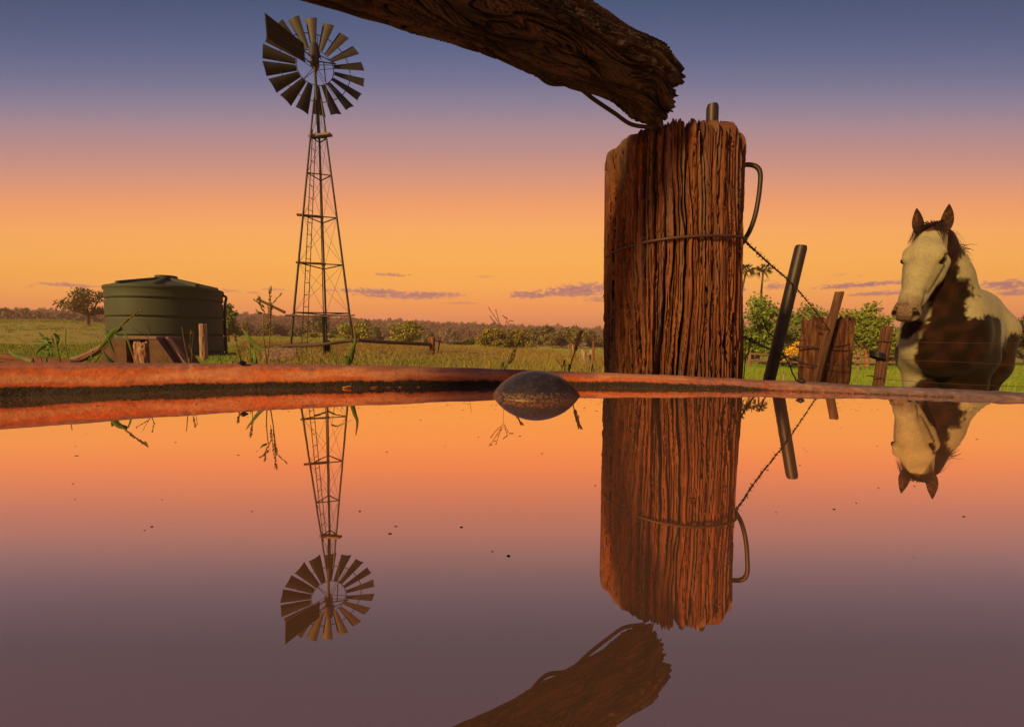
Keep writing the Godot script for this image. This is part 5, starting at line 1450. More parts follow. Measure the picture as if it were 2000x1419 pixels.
# ---- fence in the middle of the paddock
func paddock_fence():
	var wood := Color(0.30, 0.17, 0.10)
	var p := thing("paddock_rail", "long weathered rail running right from the windmill", "rail")
	put("timber", knotty([Vector3(-4.15, 0.60, -11.5), Vector3(-3.4, 0.52, -12.3), Vector3(-2.55, 0.45, -13.5)], [0.055, 0.05, 0.055], 11, Color(0.13, 0.08, 0.055)), M.oldwood, p)
	var g := land(-2.55, -13.6)
	p = thing("paddock_post", "stout weathered paddock post with splintered top", "post", Vector3(-2.52, g, -13.6))
	put("timber", splitwood(-0.3, 0.66 - g, 0.105, 0.10, Vector3(0.01, 0, 0), 9, Color(0.32, 0.17, 0.095)), M.oldwood, p)
	p = thing("broken_limb", "fallen branch leaning against the stout paddock post", "branch")
	put("timber", knotty([Vector3(-3.3, 0.02, -13.3), Vector3(-2.95, 0.14, -13.35), Vector3(-2.62, 0.20, -13.45)], [0.05, 0.055, 0.06], 12, Color(0.32, 0.2, 0.13)), M.oldwood, p)
	p = thing("star_picket", "rusty steel picket leaning right of the stout paddock post", "picket", Vector3(-2.42, land(-2.4, -13.6), -13.8), "rusty steel pickets in the paddock")
	put("steel", tube_mesh([Vector3(-0.03, -0.2, 0), Vector3(0.16, 0.68 - land(-2.4, -13.6), 0)], 0.022, 5), M.rust, p)
	p = thing("rusty_bar", "short rusty bar crossing the leaning steel picket", "bar", Vector3(-2.28, 0.52, -13.76))
	put("steel", tube_mesh([Vector3(-0.12, 0.03, 0), Vector3(0.16, -0.02, 0)], 0.02, 5), M.rust, p)
	p = thing("low_rail", "thin pale rail low in the grass right of the stout post", "rail")
	put("timber", knotty([Vector3(-2.45, 0.23, -14.2), Vector3(-1.4, 0.17, -14.6), Vector3(-0.5, 0.08, -15.0)], [0.025, 0.025, 0.025], 13, Color(0.3, 0.2, 0.13)), M.oldwood, p)
	var k := 0
	for x in [-1.65, -1.50, -0.92, -0.28]:
		p = thing("white_peg", ["first", "second", "third", "fourth"][k] + " short pale peg from the left along the thin low rail", "peg", Vector3(x, land(x, -14.7), -14.7), "pale pegs along the low rail")
		put("timber", knotty([Vector3(0, -0.1, 0), Vector3(0.01, 0.16 - land(x, -14.7), 0)], [0.03, 0.028], 70 + k, Color(0.5, 0.36, 0.24)), M.oldwood, p)
		k += 1
	var gp := "rusty steel pickets in the paddock"
	for a in [[2.06, -11.0, 0.575, 0.03, "tallest rusty picket beside the timber post's left edge"], [1.585, -11.0, 0.50, 0.024, "rusty picket behind the stout seeding grass stalk"], [1.65, -12.2, 0.50, 0.02, "thin rusty picket left of the stout seeding grass stalk"]]:
		p = thing("star_picket", a[4], "picket", Vector3(a[0], land(a[0], a[1]), a[1]), gp)
		put("steel", tube_mesh([Vector3(0, -0.2, 0), Vector3(0.0, a[2] - land(a[0], a[1]), 0)], a[3], 6), M.rust, p)
	for a in [[1.93, -11.6, 0.30, 0.05, "grey timber stake left of the tallest rusty picket"], [2.15, -11.8, 0.32, 0.05, "pale timber stake touching the tallest rusty picket"], [2.02, -12.4, 0.32, 0.045, "grey timber stake behind the other two stakes"]]:
		p = thing("timber_stake", a[4], "stake", Vector3(a[0], land(a[0], a[1]), a[1]), "timber stakes near the rusty pickets")
		put("timber", knotty([Vector3(0, -0.2, 0), Vector3(0.0, a[2] - land(a[0], a[1]), 0)], [a[3], a[3]], 80, Color(0.36, 0.25, 0.17)), M.oldwood, p)
	p = thing("fence_wire", "slack wire strung between the rusty pickets", "wire", Vector3.ZERO, "plain wires in the paddock")
	put("strand", tube_mesh(smooth_path([Vector3(1.585, 0.44, -11.0), Vector3(1.8, 0.435, -11.0), Vector3(2.06, 0.475, -11.0), Vector3(2.5, 0.44, -10.8)], 6), 0.006, 5), M.wire, p)
	# a short thick log left in the long grass
	var hay := vmat(0.95)
	var bale := thing("grey_log", "short thick grey log lying in the grass left of the windmill", "log", Vector3(-4.79, 0, -9.0))
	bale.rotation.y = 0.45
	put("timber", grid(90, 40, func(u, v):
		var a: float = u * TAU
		var s: float = clampf((v - 0.15) / 0.7, 0.0, 1.0)
		var r: float = 0.26
		if v < 0.15:
			r *= v / 0.15
		elif v > 0.85:
			r *= (1.0 - v) / 0.15
		r += nz.get_noise_3d(cos(a) * 5.0, s * 6.0, sin(a) * 5.0) * 0.02 + nz.get_noise_3d(cos(a) * 12.0, s * 4.0, sin(a) * 12.0) * 0.012
		return Vector3((s - 0.5) * 0.62, 0.19 + sin(a) * maxf(r, 0.0) * 0.92, cos(a) * maxf(r, 0.0)),
		func(u, v, _p):
			var n := nz.get_noise_3d(cos(u * TAU) * 26.0, v * 60.0, sin(u * TAU) * 26.0)
			return Color(0.26, 0.17, 0.12) * (1.0 + n * 0.5), true), hay, bale)

# ---- old timbers and a broken concrete block on the left
func rubble():
	M.rust = mat(Color(0.22, 0.075, 0.03), 0.9)
	var b := Vector3(-3.74, 0, -4.3)
	var t := thing("concrete_block", "broken tan concrete block with sloping sides and a square hollow", "block", b)
	# outline in the block's own plane: trapezoid with a notch, extruded
	var cm := mat(Color(0.15, 0.08, 0.045), 0.92)
	cm.albedo_texture = mottle(Color(0.6, 0.55, 0.5), Color(1, 1, 1), 0.02, 61)
	cm.uv1_triplanar = true
	cm.uv1_scale = Vector3(2, 2, 2)
	var side := func(x0, x1, x2, x3, y1):
		var st := st_new()
		var pts := [Vector3(x0, 0, 0), Vector3(x1, y1, 0), Vector3(x2, y1, 0), Vector3(x3, 0, 0)]
		prism(st, pts, Vector3(0, 0, -0.34))
		return st.commit()
	put("left_half", side.call(-0.52, -0.25, -0.075, -0.075, 0.635), cm, t)
	put("right_half", side.call(0.155, 0.155, 0.24, 0.66, 0.635), cm, t)
	var st := st_new()
	box(st, Vector3(0.04, 0.30, -0.26), Vector3(0.24, 0.62, 0.16), Basis.IDENTITY, 0.05)
	put("back_wall", st.commit(), cm, t)
	st = st_new()
	box(st, Vector3(0.06, 0.655, -0.17), Vector3(0.34, 0.03, 0.33), Basis(Vector3.FORWARD, 0.02), 0.2)
	put("cap", st.commit(), mat(Color(0.2, 0.12, 0.10), 0.9), t)
	t = thing("timber_block", "weathered wood block set in the concrete block's hollow", "block", b + Vector3(0.045, 0, -0.06))
	put("timber", splitwood(0.0, 0.605, 0.075, 0.06, Vector3.ZERO, 14, Color(0.33, 0.2, 0.12), 50, 40), M.oldwood, t)
	var bark := Color(0.25, 0.14, 0.09)
	t = thing("slab_timber", "split slab lying down the block's right slope", "timber", b)
	put("timber", knotty([Vector3(0.24, 0.655, -0.12), Vector3(0.45, 0.37, -0.1), Vector3(0.68, 0.04, -0.1)], [0.03, 0.035, 0.035], 15, bark), M.oldwood, t)
	t = thing("slab_timber", "short split slab on the block's left slope", "timber", b)
	put("timber", knotty([Vector3(-0.78, 0.38, 0.0), Vector3(-0.52, 0.47, -0.05), Vector3(-0.30, 0.62, -0.1)], [0.035, 0.035, 0.03], 16, bark), M.oldwood, t)
	var rot := Color(0.20, 0.065, 0.028)
	for a in [[Vector3(-0.95, 0.36, 0.28), Vector3(0.55, 0.33, 0.30), 0.055, "long rotten red beam lying in front of the concrete block"], [Vector3(-1.45, 0.47, 0.1), Vector3(-0.45, 0.38, 0.12), 0.06, "rotten red beam end between grey log and concrete block"], [Vector3(-1.35, 0.36, 0.2), Vector3(-0.7, 0.34, 0.2), 0.05, "short dark rotten beam below the red beam end"], [Vector3(-1.95, 0.33, 0.2), Vector3(-1.75, 0.37, 0.2), 0.07, "crumbling red beam end at the far left"]]:
		t = thing("rotten_beam", a[3], "beam", b, "rotten beams heaped on the left")
		put("timber", knotty([a[0], a[1]], [a[2], a[2] * 0.9], int(a[2] * 900.0) + int(a[0].x * 10.0), rot), M.oldwood, t)
	t = thing("beam_trestle", "low stack of old sleepers carrying the rotten beams", "sleepers", b)
	for k in 4:
		put("sleeper", knotty([Vector3(-1.95 + k * 0.03, 0.05 + k * 0.085, 0.16 - k * 0.02), Vector3(0.7, 0.05 + k * 0.085, 0.2 - k * 0.01)], [0.05, 0.05], 90 + k, rot), M.oldwood, t)
	t = thing("grey_log", "short smooth grey log lying end-on left of the beams", "log", b)
	put("timber", knotty([Vector3(-1.72, 0.50, 0.28), Vector3(-1.35, 0.42, 0.34), Vector3(-0.85, 0.30, 0.40)], [0.105, 0.10, 0.07], 19, Color(0.27, 0.19, 0.155), 1.0, 0.1), M.oldwood, t)
	for a in [[-12.75, -14.15, 0.95, 0.11, "short round post at the green tank's left foot"], [-9.0, -12.7, 1.05, 0.1, "grey post in front of the green tank's right side"]]:
		t = thing("tank_post", a[4], "post", Vector3(a[0], 0, a[1]), "posts by the green tank")
		put("timber", knotty([Vector3(0, -0.2, 0), Vector3(0, a[2], 0)], [a[3], a[3] * 0.95], 23, Color(0.34, 0.2, 0.13)), M.oldwood, t)

func prism(st: SurfaceTool, pts: Array, ext: Vector3):
	var n := pts.size()
	var nf := -ext.normalized()
	for k in range(1, n - 1):
		for q in [pts[0], pts[k], pts[k + 1]]:
			st.set_normal(nf)
			st.add_vertex(q)
		for q in [pts[0], pts[k + 1], pts[k]]:
			st.set_normal(-nf)
			st.add_vertex(q + ext)
	for k in n:
		var a: Vector3 = pts[k]
		var c: Vector3 = pts[(k + 1) % n]
		var nn := (c - a).cross(ext).normalized()
		for q in [a, a + ext, c + ext, a, c + ext, c]:
			st.set_normal(nn)
			st.add_vertex(q)

# ---- things on the water and on the rim
func floating_things():
	var t := thing("float", "black domed plastic float sitting in the water by the far rim", "float", Vector3(0.044, WATER, -0.80))
	var prof := []
	for i in 25:
		var a := -PI / 2.0 + PI * i / 24.0
		var q := Vector2(cos(a) * 0.083, sin(a))
		q.y = q.y * 0.046 if q.y > 0.0 else q.y * 0.05
		prof.append(q)
	var fm := vmat(0.42)
	var g := grid(200, 110, func(u, v):
		var a: float = (v - 0.5) * PI
		var b: float = absf(a) / (PI / 2.0)
		var r: float = 0.0946 * sin((1.0 - b) * 1.03)
		var y: float = (0.0946 * cos((1.0 - b) * 1.03) - 0.0487) * signf(a)
		return Vector3(cos(u * TAU) * r, y, -sin(u * TAU) * r),
		func(u, v, p):
			var n := nz.get_noise_3d(p.x * 60.0, p.y * 60.0, p.z * 60.0)
			var f := nz.get_noise_3d(p.x * 320.0, p.y * 320.0, p.z * 320.0)
			var c := Color(0.022, 0.019, 0.022).lerp(Color(0.034, 0.029, 0.031), clampf(n + 0.2, 0.0, 1.0))
			# a crust of dried weed along the waterline
			var crust := smoothstep(0.013, 0.009, absf(p.y) + n * 0.004)
			if f > 0.1 and absf(p.y) < 0.014:
				c = c.lerp(Color(0.16, 0.08, 0.02), crust * 0.9)
			if f > 0.72:
				c = Color(0.12, 0.10, 0.09)
			return c)
	put("shell", g, fm, t)
	# leaves and husks along the far waterline
	var k := 0
	for a in [[-0.345, -0.905, 0.018, Color(0.55, 0.26, 0.03), "curled yellow leaf floating by the far rim"], [-0.29, -0.915, 0.016, Color(0.42, 0.2, 0.06), "flat tan leaf floating right of the yellow leaf"], [-0.262, -0.918, 0.010, Color(0.35, 0.18, 0.08), "narrow tan leaf tip at the far waterline"], [-0.238, -0.92, 0.009, Color(0.5, 0.3, 0.2), "small pale husk floating by the far rim"], [-0.20, -0.925, 0.008, Color(0.6, 0.27, 0.03), "tiny round yellow husk floating by the far rim"]]:
		var l := thing("floating_leaf", a[4], "leaf", Vector3(a[0], WATER + 0.001, a[1]), "leaves floating by the rim")
		put("blade", thick(func(u, v):
			var w: float = sin(v * PI) * 0.35 + 0.02
			var curl: float = (u - 0.5) * (u - 0.5) * 0.9 * (1.0 if k == 0 else 0.25) + v * v * (0.25 if k == 0 else 0.05)
			return Vector3((v - 0.5), curl * 0.6, (u - 0.5) * w * 2.0) * a[2], 6, 8, 0.0008), mat(a[3], 0.8), l)
		l.rotation.y = k * 0.7
		k += 1
	for a in [[-0.575, -0.955, "black gum nut sitting on the rim left of the windmill"], [0.592, -0.905, "small black gum nut on the rim near the leaning pipe"]]:
		var ang := atan2(a[0] - TC.x, -(a[1] - TC.z))
		var p := TC + Vector3(sin(ang), 0, -cos(ang)) * (TR + 0.02)
		p.y = WATER + rim_above(p.x) + 0.003
		var gnut := thing("gum_nut", a[2], "gum nut", p, "gum nuts on the rim")
		put("husk", grid(12, 8, func(u, v):
			var r: float = sin(v * PI) * 0.006 * (1.0 + 0.3 * sin(u * TAU * 3.0))
			return Vector3(cos(u * TAU) * r * 1.3, (v - 0.5) * 0.011, -sin(u * TAU) * r)), M.black, gnut)
	# dust, scum and bubbles: nobody could count them
	var st := st_new()
	var n := 7
	for i in n:
		for q in [Vector3.ZERO, Vector3(cos(TAU * (i + 1) / n), 0, sin(TAU * (i + 1) / n)), Vector3(cos(TAU * i / n), 0, sin(TAU * i / n))]:
			st.set_normal(Vector3.UP)
			st.add_vertex(q)
	var mm := MultiMesh.new()
	mm.transform_format = MultiMesh.TRANSFORM_3D
	mm.use_colors = true
	mm.mesh = st.commit()
	mm.instance_count = 1100
	for i in 1100:
		var d := rng.randf_range(0.2, 0.93)
		if i > 150:
			d = rng.randf_range(0.62, 0.92)
		var x := rng.randf_range(-1.15, 1.1) * d
		var s := rng.randf_range(0.0004, 0.0014) * (0.25 + d)
		if i % 23 == 0:
			s *= 1.5
		mm.set_instance_transform(i, Transform3D(Basis(Vector3.UP, rng.randf() * TAU).scaled(Vector3(s * rng.randf_range(0.6, 2.2), 1, s)), Vector3(x, WATER + 0.0002, -d)))
		mm.set_instance_color(i, [Color(0.14, 0.06, 0.03), Color(0.45, 0.3, 0.2), Color(0.6, 0.45, 0.36), Color(0.55, 0.4, 0.3)][i % 4])
	var o := MultiMeshInstance3D.new()
	o.name = "floating_specks"
	o.multimesh = mm
	o.material_override = vmat(0.8)
	add_child(o)
	tag(o, "dust and specks floating on the trough water", "specks", "", "stuff")

# ---- the horse: a smooth union of tapered limbs, meshed as surface nets
func cap_dist(p: Vector3, a: Vector3, ba: Vector3, inv: float, ra: float, rb: float) -> float:
	var t := clampf((p - a).dot(ba) * inv, 0.0, 1.0)
	return (p - a - ba * t).length() - lerpf(ra, rb, t)

# prims: [a, b, ra, rb, (sign)], in metres; the field is only visited near each of them
func nets(prims: Array, lo: Vector3, hi: Vector3, cell: float, k: float, paint: Callable, frame: Transform3D, out: Array):
	var nx := int((hi.x - lo.x) / cell) + 2
	var ny := int((hi.y - lo.y) / cell) + 2
	var nzz := int((hi.z - lo.z) / cell) + 2
	var f := PackedFloat32Array()
	f.resize(nx * ny * nzz)
	f.fill(0.4)
	for pr in prims:
		var a: Vector3 = pr[0]
		var b: Vector3 = pr[1]
		var ra: float = pr[2]
		var rb: float = pr[3]
		var cut: bool = pr.size() > 4
		var kk: float = k if not cut else 0.006
		var m := maxf(ra, rb) + kk * 1.6 + cell * 3.0
		var l := Vector3(minf(a.x, b.x), minf(a.y, b.y), minf(a.z, b.z)) - Vector3.ONE * m
		var h := Vector3(maxf(a.x, b.x), maxf(a.y, b.y), maxf(a.z, b.z)) + Vector3.ONE * m
		var x0 := clampi(int((l.x - lo.x) / cell), 0, nx - 1)
		var x1 := clampi(int((h.x - lo.x) / cell) + 1, 0, nx - 1)
		var y0 := clampi(int((l.y - lo.y) / cell), 0, ny - 1)
		var y1 := clampi(int((h.y - lo.y) / cell) + 1, 0, ny - 1)
		var z0 := clampi(int((l.z - lo.z) / cell), 0, nzz - 1)
		var z1 := clampi(int((h.z - lo.z) / cell) + 1, 0, nzz - 1)
		var ba := b - a
		var inv := 1.0 / maxf(ba.length_squared(), 1e-9)
		for z in range(z0, z1 + 1):
			for y in range(y0, y1 + 1):
				var row := (z * ny + y) * nx
				var p := Vector3(lo.x + x0 * cell, lo.y + y * cell, lo.z + z * cell) - a
				for x in range(x0, x1 + 1):
					var t := clampf(p.dot(ba) * inv, 0.0, 1.0)
					var d := (p - ba * t).length() - ra - (rb - ra) * t
					p.x += cell
					var e := f[row + x]
					if cut:
						d = -d
						var hh := maxf(kk - absf(e - d), 0.0) / kk
						f[row + x] = maxf(e, d) + hh * hh * kk * 0.25
					else:
						var hh := maxf(kk - absf(e - d), 0.0) / kk
						f[row + x] = minf(e, d) - hh * hh * kk * 0.25
	var idx := PackedInt32Array()
	idx.resize(nx * ny * nzz)
	idx.fill(-1)
	var verts: PackedVector3Array = out[0]
	var norms: PackedVector3Array = out[1]
	var cols: PackedColorArray = out[2]
	var tris: PackedInt32Array = out[3]
	var sy := nx
	var sz := nx * ny
	for z in nzz - 1:
		for y in ny - 1:
			var row := (z * ny + y) * nx
			for x in nx - 1:
				var i := row + x
				var c0 := f[i]
				if c0 > cell * 2.5 or c0 < -cell * 2.5:
					continue
				var v := [c0, f[i + 1], f[i + sy], f[i + sy + 1], f[i + sz], f[i + sz + 1], f[i + sz + sy], f[i + sz + sy + 1]]
				var neg := 0
				for q in v:
					if q < 0.0:
						neg += 1
				if neg == 0 or neg == 8:
					continue
				var s := Vector3.ZERO
				var n := 0
				for e in EDGES:
					var a: float = v[e[0]]
					var b: float = v[e[1]]
					if (a < 0.0) != (b < 0.0):
						var t := a / (a - b)
						s += Vector3(e[0] & 1, (e[0] >> 1) & 1, e[0] >> 2).lerp(Vector3(e[1] & 1, (e[1] >> 1) & 1, e[1] >> 2), t)
						n += 1
				var p := lo + (Vector3(x, y, z) + s / n) * cell
				var g := Vector3(v[1] + v[3] + v[5] + v[7] - v[0] - v[2] - v[4] - v[6], v[2] + v[3] + v[6] + v[7] - v[0] - v[1] - v[4] - v[5], v[4] + v[5] + v[6] + v[7] - v[0] - v[1] - v[2] - v[3]).normalized()
				idx[i] = verts.size()
				verts.append(frame * p)
				norms.append((frame.basis * g).normalized())
				cols.append(paint.call(p, g))
	for z in range(1, nzz - 1):
		for y in range(1, ny - 1):
			var row := (z * ny + y) * nx
			for x in range(1, nx - 1):
				var i := row + x
				if idx[i] < 0 and idx[i - 1] < 0 and idx[i - sy] < 0 and idx[i - sz] < 0:
					continue
				var a := f[i] < 0.0
				for ax in 3:
					var st1: int = [1, sy, sz][ax]
					var u: int = [sy, sz, 1][ax]
					var w: int = [sz, 1, sy][ax]
					if (f[i + st1] < 0.0) == a:
						continue
					var q := [idx[i], idx[i - u], idx[i - u - w], idx[i - w]]
					if q.min() < 0:
						continue
					var o := [q[0], q[1], q[2], q[0], q[2], q[3]] if not a else [q[0], q[2], q[1], q[0], q[3], q[2]]
					for t in o:
						tris.append(t)
	out[0] = verts
	out[1] = norms
	out[2] = cols
	out[3] = tris

const EDGES := [[0, 1], [2, 3], [4, 5], [6, 7], [0, 2], [1, 3], [4, 6], [5, 7], [0, 4], [1, 5], [2, 6], [3, 7]]
const CREAM := Color(0.30, 0.275, 0.16)
const BAY := Color(0.010, 0.005, 0.0035)

func coat(p: Vector3, _g: Vector3) -> Color:
	var n := nz.get_noise_3d(p.x * 5.0, p.y * 5.0, p.z * 5.0) * 0.05 + nz.get_noise_3d(p.x * 18.0, p.y * 18.0, p.z * 18.0) * 0.014 + nz.get_noise_3d(p.x * 60.0, p.y * 60.0, p.z * 60.0) * 0.012
	var dark := 0.0
	# signed amounts: above zero is brown
	var nx := -0.035 * clampf((p.y - 1.25) / 0.3, 0.0, 2.2)
	var throat := minf(0.105 - absf(p.x - nx - 0.02), p.z - 0.10 - 0.02 * (1.6 - p.y)) if p.y > 1.12 else -1.0
	var chest := minf(minf(1.20 - p.y, p.x + 0.13), p.z + 0.22)
	chest = minf(chest, 0.36 - p.x)
	var leg := minf(0.72 - p.y, p.x + 0.02)
	var patch := 0.06 - Vector2((p.x + 0.12) * 0.8, p.y - 1.15).length() if p.z > -0.05 else -1.0
	var far := 0.05 - Vector2((p.x + 0.26) * 1.2, (p.y - 0.95) * 0.6).length()
	var belly := minf(1.03 - p.y, -0.62 - p.z) + 0.05
	var back := minf(p.y - 1.40, minf(-0.18 - p.z, 0.9 + p.z)) - absf(p.x - 0.02) * 0.25
	var v := maxf(maxf(maxf(throat, chest), maxf(leg, patch)), maxf(maxf(far, belly), back)) + n
	dark = smoothstep(-0.008, 0.008, v)
	var c := CREAM * (1.0 + nz.get_noise_3d(p.x * 40.0, p.y * 12.0, p.z * 40.0) * 0.10 + nz.get_noise_3d(p.x * 110.0, p.y * 60.0, p.z * 110.0) * 0.08)
	var b := BAY.lerp(Color(0.030, 0.012, 0.006), clampf(0.3 + nz.get_noise_3d(p.x * 9.0, p.y * 9.0, p.z * 9.0), 0.0, 1.0)) * (1.0 + nz.get_noise_3d(p.x * 90.0, p.y * 40.0, p.z * 90.0) * 0.25)
	if p.y < 0.07:
		return Color(0.06, 0.05, 0.045)
	return c.lerp(b, dark)

func face(p: Vector3, _g: Vector3) -> Color:
	var n := nz.get_noise_3d(p.x * 14.0, p.y * 14.0, p.z * 14.0)
	var f := nz.get_noise_3d(p.x * 90.0, p.y * 90.0, p.z * 40.0)
	var c := CREAM * (1.0 + f * 0.14 + n * 0.10)
	# pink freckled skin shows round the nose, dark on lips and chin
	var pink := smoothstep(0.45, 0.53, p.z + n * 0.03) * smoothstep(-0.075, -0.02, p.y)
	c = c.lerp(Color(0.15, 0.10, 0.07) * (1.0 + f * 0.35), pink * 0.8)
	if f + n * 0.6 > 0.02 and p.z > 0.52 and absf(p.x) < 0.06:
		c = c.lerp(Color(0.08, 0.04, 0.03), 0.7)
	c = c.lerp(Color(0.022, 0.015, 0.012), smoothstep(-0.045, -0.06, p.y + n * 0.012) * smoothstep(0.455, 0.475, p.z))
	var nd := Vector3(absf(p.x) - 0.047, p.y + 0.008, p.z - 0.571).length()
	c = c.lerp(Color(0.012, 0.008, 0.006), smoothstep(0.024, 0.019, nd))
	var ed := Vector3(absf(p.x) - 0.092, p.y - 0.008, (p.z - 0.203) * 0.8).length()
	c = c.lerp(Color(0.05, 0.028, 0.02), smoothstep(0.030, 0.020, ed + n * 0.006))
	# roots of the forelock and the brown neck behind the jaw
	var poll := smoothstep(0.052, 0.040, p.z + n * 0.02 + absf(p.x) * 0.1) 
	c = c.lerp(Color(0.075, 0.028, 0.014), poll)
	c = c.lerp(BAY, smoothstep(-0.11, -0.135, p.y + n * 0.015) * smoothstep(0.12, 0.06, p.z))
	return c

func horse():
	var f := Vector3(-0.765, 0, 0.645).normalized()
	var at := Vector3(2.98, 0, -2.99)
	at.y = land(at.x, at.z) - 0.045
	var t := thing("horse", "brown and cream pinto horse standing behind the wire fence", "horse", at)
	t.rotation.y = atan2(f.x, f.z)
	var V := func(x, y, z): return Vector3(x, y, z)
	var pr := []
	pr.append([V.call(0, 1.10, -0.05), V.call(0, 1.07, -0.75), 0.228, 0.262])
	pr.append([V.call(0, 1.38, -0.08), V.call(0, 1.29, -0.55), 0.09, 0.12])
	pr.append([V.call(0, 1.24, -0.6), V.call(0, 1.26, -1.1), 0.2, 0.24])
	pr.append([V.call(0, 1.22, 0.06), V.call(0, 0.98, 0.10), 0.20, 0.18])
	pr.append([V.call(0, 1.24, 0.02), V.call(-0.03, 1.47, 0.13), 0.185, 0.14])
	pr.append([V.call(-0.03, 1.47, 0.13), V.call(-0.065, 1.69, 0.255), 0.14, 0.105])
	pr.append([V.call(0, 1.43, -0.06), V.call(-0.052, 1.68, 0.15), 0.075, 0.06])
	for s in [-1, 1]:
		pr.append([V.call(s * 0.10, 1.10, 0.15), V.call(s * 0.11, 1.0, 0.15), 0.125, 0.12])
		pr.append([V.call(s * 0.115, 1.22, -0.08), V.call(s * 0.14, 0.95, 0.03), 0.13, 0.115])
		pr.append([V.call(s * 0.14, 0.95, 0.02), V.call(s * 0.13, 0.74, 0.02), 0.12, 0.08])
		pr.append([V.call(s * 0.13, 0.74, 0.02), V.call(s * 0.135, 0.50, 0.03), 0.08, 0.056])
		pr.append([V.call(s * 0.145, 0.51, 0.035), V.call(s * 0.145, 0.45, 0.035), 0.06, 0.054])
		pr.append([V.call(s * 0.145, 0.45, 0.03), V.call(s * 0.145, 0.16, 0.02), 0.045, 0.042])
		pr.append([V.call(s * 0.145, 0.16, 0.02), V.call(s * 0.145, 0.07, 0.06), 0.048, 0.05])
		pr.append([V.call(s * 0.145, 0.06, 0.06), V.call(s * 0.145, 0.03, 0.075), 0.058, 0.066])
		pr.append([V.call(s * 0.15, 1.12, -1.02), V.call(s * 0.165, 0.86, -1.02), 0.20, 0.15])
		pr.append([V.call(s * 0.165, 0.86, -1.02), V.call(s * 0.16, 0.56, -1.22), 0.13, 0.065])
		pr.append([V.call(s * 0.16, 0.56, -1.22), V.call(s * 0.16, 0.16, -1.17), 0.058, 0.045])
		pr.append([V.call(s * 0.16, 0.16, -1.17), V.call(s * 0.16, 0.07, -1.12), 0.05, 0.05])
		pr.append([V.call(s * 0.16, 0.06, -1.12), V.call(s * 0.16, 0.03, -1.105), 0.058, 0.066])
	var out := [PackedVector3Array(), PackedVector3Array(), PackedColorArray(), PackedInt32Array()]
	for q in pr:
		for e in 2:
			var c: Vector3 = q[e]
			q[e] = Vector3(c.x * 0.88, c.y, c.z)
	nets(pr, Vector3(-0.46, -0.05, -1.5), Vector3(0.46, 1.9, 0.45), 0.0175, 0.075, coat, Transform3D.IDENTITY, out)
	# head, in its own finer grid: z runs from poll to nose, y out of the forehead
	var zd := Vector3(-0.10, -0.83, 0.55).normalized()
	var yd := (Vector3(0, 0.56, 0.83) - zd * zd.dot(Vector3(0, 0.56, 0.83))).normalized()
	var hf := Transform3D(Basis(Vector3.UP, 0.0) * Basis(yd.cross(zd) * 1.0, yd * 1.08, zd * 1.09), Vector3(-0.068, 1.745, 0.30))
	var hp := []
	hp.append([V.call(0, -0.015, 0.0), V.call(0, -0.015, 0.16), 0.082, 0.092])
	hp.append([V.call(0, 0.0, 0.16), V.call(0, -0.005, 0.30), 0.088, 0.066])
	hp.append([V.call(0, -0.005, 0.28), V.call(0, -0.008, 0.46), 0.068, 0.048])
	hp.append([V.call(0, -0.012, 0.46), V.call(0, -0.016, 0.545), 0.052, 0.050])
	hp.append([V.call(-0.018, -0.03, 0.555), V.call(0.018, -0.03, 0.555), 0.042, 0.042])
	hp.append([V.call(0, -0.068, 0.43), V.call(0, -0.082, 0.525), 0.034, 0.033])
	hp.append([V.call(0, -0.09, 0.03), V.call(0.02, -0.22, 0.09), 0.092, 0.10])
	for s in [-1, 1]:
		hp.append([V.call(s * 0.042, -0.11, 0.13), V.call(s * 0.038, -0.10, 0.23), 0.068, 0.060])
		hp.append([V.call(s * 0.036, -0.105, 0.22), V.call(s * 0.02, -0.07, 0.46), 0.056, 0.036])
		hp.append([V.call(s * 0.066, 0.024, 0.160), V.call(s * 0.072, 0.026, 0.20), 0.036, 0.028])
		hp.append([V.call(s * 0.066, -0.028, 0.225), V.call(s * 0.045, -0.035, 0.37), 0.028, 0.018])
		hp.append([V.call(s * 0.030, 0.000, 0.525), V.call(s * 0.040, -0.022, 0.555), 0.025, 0.026])
		hp.append([V.call(s * 0.044, 0.010, 0.556), V.call(s * 0.050, -0.024, 0.584), 0.013, 0.019, 1])
		hp.append([V.call(s * 0.098, 0.012, 0.190), V.call(s * 0.099, 0.004, 0.216), 0.021, 0.020, 1])
	nets(hp, Vector3(-0.15, -0.36, -0.24), Vector3(0.15, 0.12, 0.63), 0.0062, 0.028, face, hf, out)
	var arr := []
	arr.resize(Mesh.ARRAY_MAX)
	arr[Mesh.ARRAY_VERTEX] = out[0]
	arr[Mesh.ARRAY_NORMAL] = out[1]
	arr[Mesh.ARRAY_COLOR] = out[2]
	arr[Mesh.ARRAY_INDEX] = out[3]
	var body := ArrayMesh.new()
	body.add_surface_from_arrays(Mesh.PRIMITIVE_TRIANGLES, arr)
	var cm := vmat(0.85)
	cm.metallic_specular = 0.25
	cm.rim_enabled = true
	cm.rim = 0.1
	cm.uv1_triplanar = true
	cm.uv1_scale = Vector3(26, 9, 26)
	cm.normal_enabled = true
	cm.normal_texture = noise_tex(0.05, 18, 4, 256, true, 3.0)
	cm.normal_scale = 0.35
	put("body", body, cm, t)
